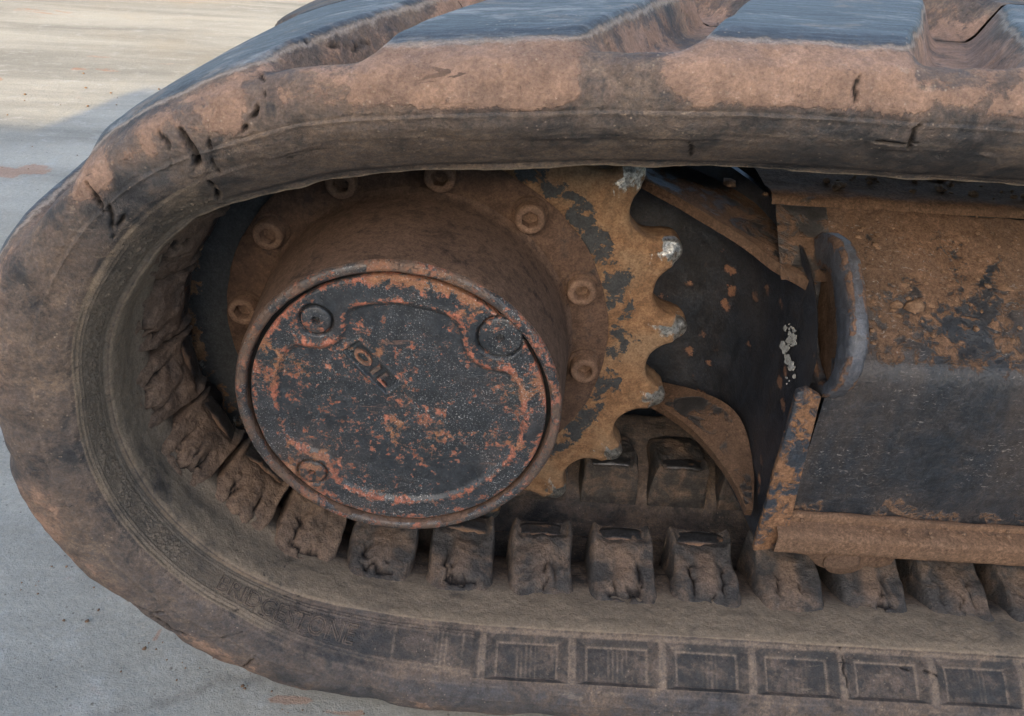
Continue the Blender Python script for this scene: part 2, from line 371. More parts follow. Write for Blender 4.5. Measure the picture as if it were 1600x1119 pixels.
def mat_plain(name, c1, c2, ro=.8, sc=60, h=.0008):
    N = NB(name); a = N.noise(sc, 6, .65, .4); b = N.noise(sc*7, 4, .7)
    return N.done(N.mix(N.step(N.mth('ADD', N.mth('MULTIPLY', a, .65), N.mth('MULTIPLY', b, .35)), .35, .65), c1, c2), ro, N.mth('ADD', a, N.mth('MULTIPLY', b, .5)), h, .8, spec=.3)

M = dict(rubber=mat_rubber(), lug=mat_lug(), core=mat_metalcore(), sprocket=mat_sprocket(), flange=mat_flange('flange_dirt', (.070, .043, .030), (.125, .076, .052), (.03, .026, .025), .35),
         drum=mat_flange('hub_dirt', (.066, .043, .032), (.155, .097, .069), (.035, .024, .02), .5),
         bolt=mat_flange('bolt_dirt', (.13, .08, .055), (.20, .125, .085), (.04, .03, .026), .2),
         lid=mat_lid(), rim=mat_lid('rim_paint', -.005), concrete=mat_concrete(),
         panel=mat_black('panel_paint', .172, 2.3, bl=(.0105, .0130, .0165), grit=.7, updust=0, dcol=(.160, .094, .058)), upper=mat_black('upper_panel', .335, 2.6, bl=(.02, .019, .019), dcol=(.175, .10, .06)),
         plate=mat_black('plate_paint', .15, bl=(.014, .017, .022), edge=False), strip=mat_black('strip_paint', .215, 2.0, bl=(.020, .025, .032), dcol=(.22, .115, .06)),
         ledge=mat_black('ledge_dirt', .47, bl=(.03, .03, .03), dcol=(.175, .104, .064)), eye=mat_black('eye_paint', .205, 2.2, bl=(.045, .049, .058), dcol=(.17, .10, .066)),
         gusset=mat_black('gusset_dirt_shade', .33, bl=(.025, .024, .024), dcol=(.125, .075, .048)),  # darker copy of the ledge dirt, with the flanges' shade put into its colour
         gap=mat_plain('seal_black', (.006, .006, .006), (.014, .013, .012), .6), soil=mat_plain('soil', (.13, .078, .048), (.24, .15, .095), .95, 90),
         white=mat_plain('old_white_paint', (.34, .33, .29), (.55, .54, .5), .7, 300),
         body=mat_plain('shade_wall_paint', (.30, .29, .27), (.36, .35, .33), .5, 8))

# ------------------------------------------------------------------ ground
def build_ground():
    # fine near the machine so that the crack and the soil streaks are real marks on the sheet
    def axis(lo, hi, step, far):
        a = np.arange(lo, hi+1e-9, step); k = np.geomspace(.05, far, 26)
        return np.r_[(lo-k)[::-1], a, hi+k]
    X = axis(-1.0, .5, .006, 120); Y = axis(-.35, 1.2, .006, 120)
    gx, gy = np.meshgrid(X, Y); V = np.stack([gx, gy, 0*gx-ZC], -1)
    near = (gx > -1.0) & (gx < .5) & (gy > -.35) & (gy < 1.2)
    V[..., 2] += np.where(near, fbm(V, 5., 3)*.0016+fbm(V, 60., 2)*.0006-.0005, -.0005)
    cr = np.zeros(gx.shape); so = np.zeros(gx.shape)
    def poly(px, wd, arr, noisy=.004):
        P = np.array([atz(*q, -ZC)[:2] for q in px]); P = smooth_open(P, 1)
        best = np.full(gx.shape, 9.)
        pt = np.stack([gx+noisy*3*vnoise(V*1.0, 40.), gy+noisy*3*vnoise(V+5, 40.)], -1)
        for a, b in zip(P[:-1], P[1:]):
            d = b-a; t = np.clip(((pt-a)@d)/(d@d), 0, 1); best = np.minimum(best, np.linalg.norm(pt-a-t[..., None]*d, axis=-1))
        return np.maximum(arr, np.clip(1-best/wd, 0, 1))
    cr = poly([(150, 1119), (240, 1098), (330, 1072), (400, 1058)], .0032, cr)
    for p, wd in (([(-40, 264), (20, 268), (50, 265)], .045), ([(236, 985), (232, 1000)], .003),
                  ([(420, 1078), (480, 1098), (560, 1122)], .005), ([(-20, 125), (20, 122)], .02), ([(120, 105), (200, 110)], .02)):
        so = poly(p, wd, so)
    V[..., 2] -= np.where(near, cr*.0009, 0)
    ny, nx = gx.shape; idx = np.arange(ny*nx).reshape(ny, nx)
    F = np.stack([idx[:-1, :-1], idx[:-1, 1:], idx[1:, 1:], idx[1:, :-1]], -1).reshape(-1, 4)
    me = mesh('ground', V.reshape(-1, 3), F); attr(me, 'crack', sst(.15, .8, cr)); attr(me, 'soil', so)
    tag(link('ground', me, M['concrete']), kind='structure')
build_ground()

# ------------------------------------------------------------------ the rubber track
PITCHL = .0498
def build_path():
    A = [(1.0, .133), (.6, .1325), (.40, .132), (.2437, .1330), (.1701, .1336), (.1166, .1332), (.0732, .131), (.0245, .1265), (-.0176, .1205), (-.0668, .1055), (-.082, .0965), (-.0961, .0829),
         (-.112, .062), (-.1223, .043), (-.1285, .0155), (-.1298, -.0095), (-.1248, -.0379), (-.1135, -.0634), (-.0985, -.0838), (-.0855, -.0962),
         (-.0615, -.1118), (-.0436, -.1188), (-.005, -.1266), (.0232, -.1296), (.0471, -.1310), (.1466, -.131), (.2462, -.131), (.40, -.131), (.6, -.131), (1.0, -.131)]
    P = np.array(A); c = np.r_[0, np.cumsum(np.linalg.norm(np.diff(P, axis=0), axis=1))]
    # dense resample (piecewise linear), then Gaussian smoothing
    u = np.arange(0, c[-1], .0005); Q = np.c_[np.interp(u, c, P[:, 0]), np.interp(u, c, P[:, 1])]
    k = np.exp(-.5*(np.arange(-90, 91)*.0005/.013)**2); k /= k.sum()
    Qp = np.r_[2*Q[0]-Q[90:0:-1], Q, 2*Q[-1]-Q[-2:-92:-1]]
    Q = np.c_[np.convolve(Qp[:, 0], k, 'valid'), np.convolve(Qp[:, 1], k, 'valid')]
    # smoothing pulls the bend inwards a little: push it back out
    T = np.gradient(Q, axis=0); T /= np.linalg.norm(T, axis=1)[:, None]; Nn = np.c_[T[:, 1], -T[:, 0]]   # outward for this direction of travel
    ang = np.unwrap(np.arctan2(T[:, 1], T[:, 0])); kap = np.abs(np.gradient(ang)/.0005)
    Q = Q+Nn*(kap*.5*.013**2)[:, None]
    c = np.r_[0, np.cumsum(np.linalg.norm(np.diff(Q, axis=0), axis=1))]
    O = Q+Nn*.0216; sp = np.r_[0, np.cumsum(np.linalg.norm(np.diff(O, axis=0), axis=1))]
    return Q, Nn, c, sp
PQ, PN, PC, PSP = build_path()
theta = np.degrees(np.unwrap(np.arctan2(PQ[:, 1], PQ[:, 0])))
PPHI = np.interp(theta, [0, 60, 80, 98, 115, 130, 150, 168, 232, 250, 264, 290, 360], [1, 1.0, 1.05, 1.15, 1.0, .62, .40, .05, .05, .5, .82, .98, 1.0])
# arc position (pitch line) of the bottom-run point x = X0
i0 = np.where((PQ[:, 1] < 0))[0]; i0 = i0[np.argmin(np.abs(PQ[i0, 0]-.0471))]; SP0 = PSP[i0]      # a rib of the moulded band stands here

NEAR = [(.012, .032, 0), (-.010, .032, 0), (-.0150, .030, 0), (-.0175, .026, 0), (-.021, .022, 0), (-.030, .0165, 0), (-.046, .0100, 0), (-.058, .0052, 0), (-.068, .0026, 0), (-.076, .0010, 0), (-.0885, -.0004, 0), (-.0935, 0, 0),
        (-.0943, .0016, .0002), (-.0951, .0031, .0005), (-.1010, .0024, .0030), (-.1065, .0022, .0072), (-.1125, .0022, .0120), (-.1160, .0030, .0150), (-.1185, .0058, .0150), (-.1203, .011, .0125), (-.1218, .018, .0100),
        (-.1223, .026, .0075), (-.1212, .033, .006), (-.1185, .0390, .0045), (-.1130, .0430, .0025), (-.1050, .0450, .0012), (-.090, .0465, .0005), (-.06, .0470, 0), (-.02, .0470, 0), (.012, .0470, 0)]
def build_belt():
    P = np.array(NEAR); seg = np.r_[0, np.cumsum(np.hypot(np.diff(P[:, 0]), np.diff(P[:, 1])+.5*np.diff(P[:, 2])))]
    T0 = seg[-1]
    t = [0.]
    while t[-1] < T0:
        y = np.interp(t[-1], seg, P[:, 0]); i = np.searchsorted(seg, t[-1])
        t.append(t[-1]+(.0034 if (i < 9 and y > -.068) or y > -.012 else   .0006 if 11 < i < 19 else .00075 if i < 27 else .0013))
    t = np.minimum(np.array(t), T0)
    tt = np.arange(0, T0+1e-9, .0002)
    def sm(col, sg):
        v = np.interp(tt, seg, P[:, col]); n = int(4*sg/.0002)+1; k = np.exp(-.5*(np.arange(-n, n+1)*.0002/sg)**2); k /= k.sum()
        return np.interp(t, tt, np.convolve(np.pad(v, n, mode='edge'), k, 'valid'))
    wq = sst(np.interp(20, np.arange(len(P)), seg), np.interp(23, np.arange(len(P)), seg), t)
    y0, d0, d1 = sm(0, .0007)*(1-wq)+sm(0, .0026)*wq, sm(1, .0007)*(1-wq)+sm(1, .0026)*wq, sm(2, .0012)
    xs = PQ[:, 0]
    # samples along the path
    s = [0.]
    L = PC[-1]
    while s[-1] < L:
        x = np.interp(s[-1], PC, xs); z_ = np.interp(s[-1], PC, PQ[:, 1]); s.append(s[-1]+(.006 if x > .375 else .00065 if (z_ < -.05 and x > -.05) else .00075))
    s = np.minimum(np.array(s), L)
    qx, qz = np.interp(s, PC, PQ[:, 0]), np.interp(s, PC, PQ[:, 1]); nx, nz = np.interp(s, PC, PN[:, 0]), np.interp(s, PC, PN[:, 1])
    nl = np.hypot(nx, nz); nx /= nl; nz /= nl
    sp = np.interp(s, PC, PSP); phi = np.interp(s, PC, PPHI)
    Y = np.repeat(y0[None], len(s), 0); D = d0[None]+d1[None]*phi[:, None]
    SPg = sp[:, None]; tg = np.repeat(t[None], len(s), 0)
    tA = np.interp(12, np.arange(len(P)), seg); tB = np.interp(17, np.arange(len(P)), seg); tS = np.interp(21, np.arange(len(P)), seg); tC = np.interp(25, np.arange(len(P)), seg); tIn = np.interp(27, np.arange(len(P)), seg)
    XY = np.stack([qx[:, None]+0*Y, Y, qz[:, None]+0*Y], -1)
    # ---- tread lugs: every second pitch, raked, running out to the near edge
    LP = .107
    # arc position of lug centres: the lug whose near edge spans x = .005 .. .067 on the top run
    it = np.where(PQ[:, 1] > 0)[0]; it = it[np.argmin(np.abs(PQ[it, 0]-.0385))]; SL0 = PSP[it]
    rake = -.42
    wob = .003*vnoise(np.stack([SPg+0*Y, Y, 0*Y], -1), 30.)
    u = (SPg-SL0-rake*np.maximum(Y+.115, -.01)*1.0+wob+LP/2) % LP-LP/2
    lugid = np.floor((SPg-SL0-rake*np.maximum(Y+.115, -.01)+wob+LP/2)/LP).astype(int)
    half = .0305+.004*sst(-.12, -.05, Y)
    prof = 1-sst(half-.0015, half+.0100, np.abs(u))
    outer = sst(tS+.003, tC-.004, tg)
    valley = sst(half-.001, half+.013, np.abs(u))*sst(-.114, -.096, Y)*sst(tS, tC, tg)
    lugh = .0052
    D = D+prof*outer*(lugh-.0030*sst(tC, tS, tg))
    D = D-valley*.0125
    Y = Y-prof*.0014*np.exp(-((tg-tC+.010)/.008)**2)+(1-prof)*.0012*np.exp(-((tg-tC+.010)/.010)**2)
    D = D-.0075*np.exp(-((theta_at(s)-133)/17)**2)[:, None]*sst(tS-.006, tC, tg)
    bendf = np.interp(theta_at(s), [108, 130, 228, 252], [0, 1, 1, 0])[:, None]
    D = D-bendf*.0065*sst(-.018, -.027, Y)*sst(-.069, -.052, Y)*(tg < tA)
    # worn crown: tops dip slightly towards the edge
    D = D-prof*outer*.0030*sst(-.098, -.118, Y)
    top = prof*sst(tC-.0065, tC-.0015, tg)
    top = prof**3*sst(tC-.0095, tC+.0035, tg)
    # ---- moulded frames on the side band of the bottom run
    un = ((SPg-SP0) % PITCHL)          # 0 at a rib
    b = (tg-tA)/(tB-tA)                # 0..1 across the band
    frames = sst(SP0-.006, SP0-.003, SPg)
    e = np.minimum(un, PITCHL-un)
    # mitred recess: the rib flares at the outer end
    rib = e-.0010
    inner_e = np.minimum(np.minimum(rib, (b-.10)*.026), (.93-b)*.026)
    rec = sst(0, .0052, np.minimum(rib, 9))*sst(.0, .0022, (b-.06)*.026)*sst(.0, .0046, (.97-b)*.026)
    bw = (tB-tA)
    wall = np.clip(np.minimum(rib/.0080, np.minimum((b-.06)*bw/.0036, (.99-b)*bw/.0042)), 0, 1)
    cen = np.abs(un-PITCHL/2)
    fk = np.clip(np.floor((SPg-SP0)/PITCHL).astype(int), 0, 63); fr = np.random.default_rng(5).random(64); fr2 = np.random.default_rng(6).random(64)
    cen = np.abs(un-PITCHL/2+.004*(fr2[fk]-.5))
    lines = (.15+.85*fr[fk])*(np.exp(-((cen-.0000)/.0007)**2)+np.exp(-((cen-.0026)/.0006)**2)+.8*np.exp(-((cen-.0050)/.0005)**2))*(wall > .95)
    lines = lines*np.clip(.6+2.2*vnoise(XY, 150.), .1, 1.2)
    inb = (b > 0.02) & (b < 1.0)
    D = D+np.where(inb, frames*(.0046*wall-.0008*lines), 0)
    ridge = np.where(inb, frames*(np.exp(-((wall-.04)/.10)**2)*.75+np.exp(-((wall-.93)/.10)**2)*.9*(wall < .999)+lines*.8), 0)
    recess = np.where(inb, frames*np.maximum(sst(.9, 1., wall), .9*sst(.10, .2, wall)*sst(.9, .8, wall))*(1-np.clip(lines, 0, 1)), 0)+np.where(inb, (1-frames)*.8*sst(.2, .26, b)*sst(.84, .78, b)*sst(-.055, -.045, qx[:, None])*(qz[:, None] < 0), 0)
    # plain half frame left of the first rib, then two bead lines bordering the lettering
    pre = 1-frames
    xx = qx[:, None]
    plate = pre*sst(-.052, -.049, xx)*sst(.0455, .043, xx)*(qz[:, None] < 0)
    for xc, wd in ((.0225, .0006), (.0250, .0006), (.0275, .0006), (.0365, .0007), (-.0005, .0007)):
        g = plate*np.exp(-((xx-xc)/wd)**2)*sst(.12, .18, b)*sst(.9, .84, b)
        D = D-g*.0007; ridge = np.maximum(ridge, g*.7)
    for bc in (.13, .20, .86, .93):
        g = pre*np.exp(-((b-bc)/.022)**2)*(qz[:, None] < .09)*(qx[:, None] < .06)
        D = D-g*.0006; ridge = np.maximum(ridge, g*.45)
    rel = np.abs(fbm(np.stack([qx[:, None]+0*Y, Y*1.0, qz[:, None]+0*Y], -1), 260., 2))
    g = pre*sst(.06, .08, rel)*sst(.16, .10, rel)*sst(.25, .32, b)*sst(.80, .72, b)*(qx[:, None] < -.06)*(qz[:, None] > -.078)
    D = D-g*.0007; ridge = np.maximum(ridge, g*.5)
    # a worn line along the wall and the step line near the lip
    g = np.exp(-((tg-tB-.0035)/.0007)**2); D = D-0*g; ridge = np.maximum(ridge, .35*g)
    for off, am in ((.0135, .0005), (.0150, -.0004)):
        g = np.exp(-((tg-tB-off)/.0006)**2); Y = Y-am*g; ridge = np.maximum(ridge, (.25 if am > 0 else 0)*g)
    # assemble
    V = np.stack([qx[:, None]+nx[:, None]*D, Y, qz[:, None]+nz[:, None]*D], -1)
    def normals(V):
        a = np.gradient(V, axis=0); c = np.gradient(V, axis=1); n = np.cross(c, a); return n/np.maximum(np.linalg.norm(n, axis=-1), 1e-12)[..., None]
    Nn = normals(V)
    if Nn[len(s)//2, np.argmin(np.abs(t-tS)), 1] > 0: Nn = -Nn
    # ---- scuffs, chips and long cracks
    hard = sst(-.03, -.07, Y)
    rough = (fbm(V, 22., 3)*.0022+fbm(V, 90., 3)*.0011)*np.where(inb, .25, 1.)*(1-.6*top)
    rough += -np.clip(fbm(V+3, 70., 2)-.30, 0, 1)*.006*sst(tB, tS, tg)*(1-top)
    V = V+Nn*(rough*hard)[..., None]
    crack = np.zeros(Y.shape)
    q = (V-CP)@CM.T; ppx = 800+FPX*q[..., 0]/q[..., 2]; ppy = 559.5+FPX*q[..., 1]/q[..., 2]
    facing = (Nn*(V-CP)).sum(-1) < 0
    ok = facing & (tg > tA*.6) & (q[..., 2] > 0)
    oi, oj = np.where(ok); opx, opy, oz = ppx[ok], ppy[ok], q[..., 2][ok]
    def pick(px, py):
        d = np.hypot(opx-px, opy-py); c = np.where(d < max(4, d.min()+2))[0]; k = c[np.argmin(oz[c])]; return oi[k], oj[k]
    mm = np.stack([sp, ], -1)
    def crk(px, width=.0011, depth=.004, jag=.0011):
        nonlocal crack; width = max(.00062, width*.66); depth = depth*.75
        I = [pick(*p) for p in px]
        pts = np.array([V[i, j] for i, j in I]); pts = smooth_open(pts, 1)
        i_lo, i_hi = min(i for i, j in I)-25, max(i for i, j in I)+25; j_lo, j_hi = min(j for i, j in I)-25, max(j for i, j in I)+25
        i_lo, j_lo = max(i_lo, 0), max(j_lo, 0)
        W = V[i_lo:i_hi, j_lo:j_hi]; Wj = W+np.stack([vnoise(W, 220.), vnoise(W+7, 220.), vnoise(W+13, 220.)], -1)*jag*2
        best = np.full(W.shape[:2], 9.); par = np.zeros(W.shape[:2]); n = len(pts)-1
        for k, (a, c) in enumerate(zip(pts[:-1], pts[1:])):
            dd = c-a; tq = np.clip(((Wj-a)@dd)/max(dd@dd, 1e-12), 0, 1); ds = np.linalg.norm(Wj-a-tq[..., None]*dd, axis=-1)
            par = np.where(ds < best, (k+tq)/n, par); best = np.minimum(best, ds)
        tap = np.clip(1.5*np.sin(np.pi*np.clip(par, .03, .97)), .5, 1)
        g = np.clip(1-best/(1.7*width*tap), 0, 1)
        V[i_lo:i_hi, j_lo:j_hi] -= Nn[i_lo:i_hi, j_lo:j_hi]*(g*depth-.10*depth*np.exp(-((best-2.4*width)/(1.3*width))**2))[..., None]
        crack[i_lo:i_hi, j_lo:j_hi] = np.maximum(crack[i_lo:i_hi, j_lo:j_hi], sst(.15, .55, g))
    crk([(280, 208), (297, 228), (308, 250), (309, 268)], .0014, .006)
    crk([(240, 180), (252, 215), (266, 235), (267, 258)], .0007, .002)
    crk([(403, 165), (397, 188), (378, 212)], .0009, .004)
    crk([(325, 222), (330, 245), (342, 275)], .0008, .002)
    crk([(137, 290), (150, 312), (165, 335)], .0012, .004)
    crk([(168, 322), (176, 342), (180, 372)], .0009, .003)
    crk([(193, 335), (188, 352), (178, 375)], .0008, .003)
    crk([(326, 285), (340, 300), (344, 318)], .0012, .004)
    crk([(478, 64), (520, 68), (560, 72), (578, 68)], .0008, .003)
    crk([(406, 98), (415, 125), (412, 150)], .0008, .002)
    crk([(1340, 120), (1338, 145), (1336, 165)], .0010, .002)
    crk([(1440, 195), (1428, 210), (1425, 235)], .0011, .003)
    crk([(1082, 225), (1080, 240), (1077, 252)], .0006, .001)
    crk([(1360, 222), (1400, 226), (1440, 224)], .0008, .002)
    crk([(380, 1048), (392, 1036), (397, 1028)], .0008, .003)
    crk([(240, 965), (262, 985), (290, 995)], .0016, .004); crk([(205, 955), (235, 962), (258, 958)], .0012, .003)
    crk([(1310, 1000), (1322, 1040), (1330, 1085)], .0010, .002)
    crk([(1440, 1080), (1452, 1092)], .0007, .002)
    crk([(1405, 1040), (1460, 1050), (1480, 1062)], .0006, .0015)
    # ---- stain and zone attributes
    mud = sst(tS-.014, tS+.005, tg)*sst(tIn, tC+.004, tg)*(.55+.45*prof)*(1-top)
    mud = mud*np.interp(theta_at(s), [40, 75, 100, 118, 150, 175, 210, 235, 262, 300], [1.05, 1.05, .95, .62, .50, .48, .62, .62, .45, .30])[:, None]
    mud = np.maximum(mud, .62*sst(tS+.004, tC, tg)*(1-prof**3)*(qz[:, None] > 0))
    mud = np.maximum(mud, .62*sst(tC-.012, tC-.003, tg)*(qz[:, None] < -.02))
    shelf = sst(-.050, -.066, Y)*(tg < tA-.0008)
    shelf = np.maximum(shelf, bendf*sst(-.020, -.040, Y)*(tg < tA-.0008))
    shelf = np.maximum(shelf, .75*((b > -.02) & (b < 1.05))*sst(-.045, -.075, qx[:, None]))
    # ---- split: belt, and each tread lug top as its own piece of the same skin
    ii = np.arange(len(s)*len(t)).reshape(len(s), len(t))
    F = np.stack([ii[:-1, :-1], ii[1:, :-1], ii[1:, 1:], ii[:-1, 1:]], -1)
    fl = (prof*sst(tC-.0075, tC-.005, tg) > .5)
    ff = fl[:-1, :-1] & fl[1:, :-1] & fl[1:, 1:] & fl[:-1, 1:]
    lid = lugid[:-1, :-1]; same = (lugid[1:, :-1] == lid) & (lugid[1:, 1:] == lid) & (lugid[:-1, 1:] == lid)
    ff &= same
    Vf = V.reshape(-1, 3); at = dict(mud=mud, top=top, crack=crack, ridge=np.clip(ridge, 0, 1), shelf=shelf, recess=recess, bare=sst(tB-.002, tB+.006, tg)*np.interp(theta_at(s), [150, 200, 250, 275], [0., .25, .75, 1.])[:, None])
    def sub(faces, name):
        used, inv = np.unique(faces, return_inverse=True); me = bpy.data.meshes.new(name)
        v = Vf[used].copy(); v[:, 2] += ZC; f = inv.reshape(-1, 4)
        me.vertices.add(len(v)); me.vertices.foreach_set('co', v.ravel())
        me.loops.add(f.size); me.loops.foreach_set('vertex_index', f.ravel().astype(np.int32))
        me.polygons.add(len(f)); me.polygons.foreach_set('loop_start', np.arange(0, f.size, 4, dtype=np.int32))
        me.update(calc_edges=True)
        for k, a in at.items(): attr(me, k, a.reshape(-1)[used])
        # keep the normals of the unsplit skin so that the seams do not show
        me.polygons.foreach_set('use_smooth', [True]*len(f))
        nn = normals(V).reshape(-1, 3)*NS; me.normals_split_custom_set_from_vertices(nn[used].tolist())
        return me
    n2 = normals(V); NS = -1 if n2[len(s)//2, np.argmin(np.abs(t-tS)), 1] > 0 else 1
    if NS > 0: F = F[..., ::1]
    # face winding outward
    a, c, d = Vf[F[len(s)//2, np.argmin(np.abs(t-tS)), :3]]
    if np.cross(c-a, d-a)[1] > 0: F = F[..., ::-1]
    track = thing('rubber_track', 'worn cracked rubber crawler track caked in brown dust, wrapped round the toothed sprocket', 'track')
    link('belt', sub(F[~ff].reshape(-1, 4), 'belt'), M['rubber'], track)
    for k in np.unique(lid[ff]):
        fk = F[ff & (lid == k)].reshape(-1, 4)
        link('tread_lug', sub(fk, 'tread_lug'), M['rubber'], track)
    # far half of the belt, coarse mirror image
    jc = np.r_[np.arange(0, len(t), 6), len(t)-1]; ic = np.r_[np.arange(0, len(s), 5), len(s)-1]
    Vm = V[np.ix_(ic, jc)].copy(); Vm[..., 1] = .024-Vm[..., 1]
    i2 = np.arange(len(ic)*len(jc)).reshape(len(ic), len(jc)); Fm = np.stack([i2[:-1, :-1], i2[:-1, 1:], i2[1:, 1:], i2[1:, :-1]], -1).reshape(-1, 4)
    if False: pass
    me = mesh('belt_far_half', Vm.reshape(-1, 3), Fm if True else Fm[:, ::-1])
    for k in at: attr(me, k, (at[k][np.ix_(ic, jc)]*(k in ('mud',))))  # shelf dust left off: the darker colour stands in for far-side shade
    link('belt_far_half', me, M['rubber'], track)
    # surface sampler for the lettering
    def surf(S_, B_):
        fi = np.interp(S_, sp, np.arange(len(s))); fj = np.interp(tA+B_*(tB-tA), t, np.arange(len(t)))
        i = np.clip(fi.astype(int), 0, len(s)-2); j = np.clip(fj.astype(int), 0, len(t)-2); a = (fi-i)[:, None]; c = (fj-j)[:, None]
        n3 = n2*NS
        g = lambda A: (A[i, j]*(1-a)*(1-c)+A[i+1, j]*a*(1-c)+A[i, j+1]*(1-a)*c+A[i+1, j+1]*a*c)
        return g(V), g(n3)
    return track, surf, sp, s, V, pick
def theta_at(s): return np.interp(s, PC, theta)
track, surf, BSP, BS, BV, pick = build_belt()

# raised lettering moulded into the side band
def lettering(txt, s_left, s_right, b_top, b_bot, parent):
    cu = bpy.data.curves.new('txt', 'FONT'); cu.body = txt; cu.size = 1; cu.space_character = 1.02; cu.shear = .12; cu.resolution_u = 3; cu.fill_mode = 'NONE'; cu.bevel_depth = .028; cu.bevel_resolution = 0
    o = bpy.data.objects.new('txt', cu); COL.objects.link(o); bpy.context.view_layer.update()
    me = bpy.data.meshes.new_from_object(o.evaluated_get(bpy.context.evaluated_depsgraph_get())); bpy.data.objects.remove(o)
    n = len(me.vertices); v = np.empty(n*3); me.vertices.foreach_get('co', v); v = v.reshape(-1, 3)
    x0, x1, y0, y1 = v[:, 0].min(), v[:, 0].max(), v[:, 1].min(), v[:, 1].max()
    P, Nr = surf(s_left+(v[:, 0]-x0)/(x1-x0)*(s_right-s_left), b_bot+(v[:, 1]-y0)/(y1-y0)*(b_top-b_bot))
    V = P+Nr*(v[:, 2]*.009+.0001)[:, None]; V[:, 2] += ZC
    me.vertices.foreach_set('co', V.ravel()); me.update()
    for k in ('mud', 'top', 'crack', 'shelf', 'recess', 'bare'): attr(me, k, np.zeros(n))
    attr(me, 'ridge', np.full(n, .35))
    l = link('raised_lettering', me, M['rubber'], parent); l['label'] = 'moulded maker name reading BRIDGESTONE'
def sp_at_x_bottom(x):
    i = np.where(PQ[:, 1] < 0)[0]; return PSP[i[np.argmin(np.abs(PQ[i, 0]-x))]]
li, lj = pick(342, 912); ri, rj = pick(556, 996)
lettering('BRIDGESTONE', BSP[li], BSP[ri], .30, .76, track)

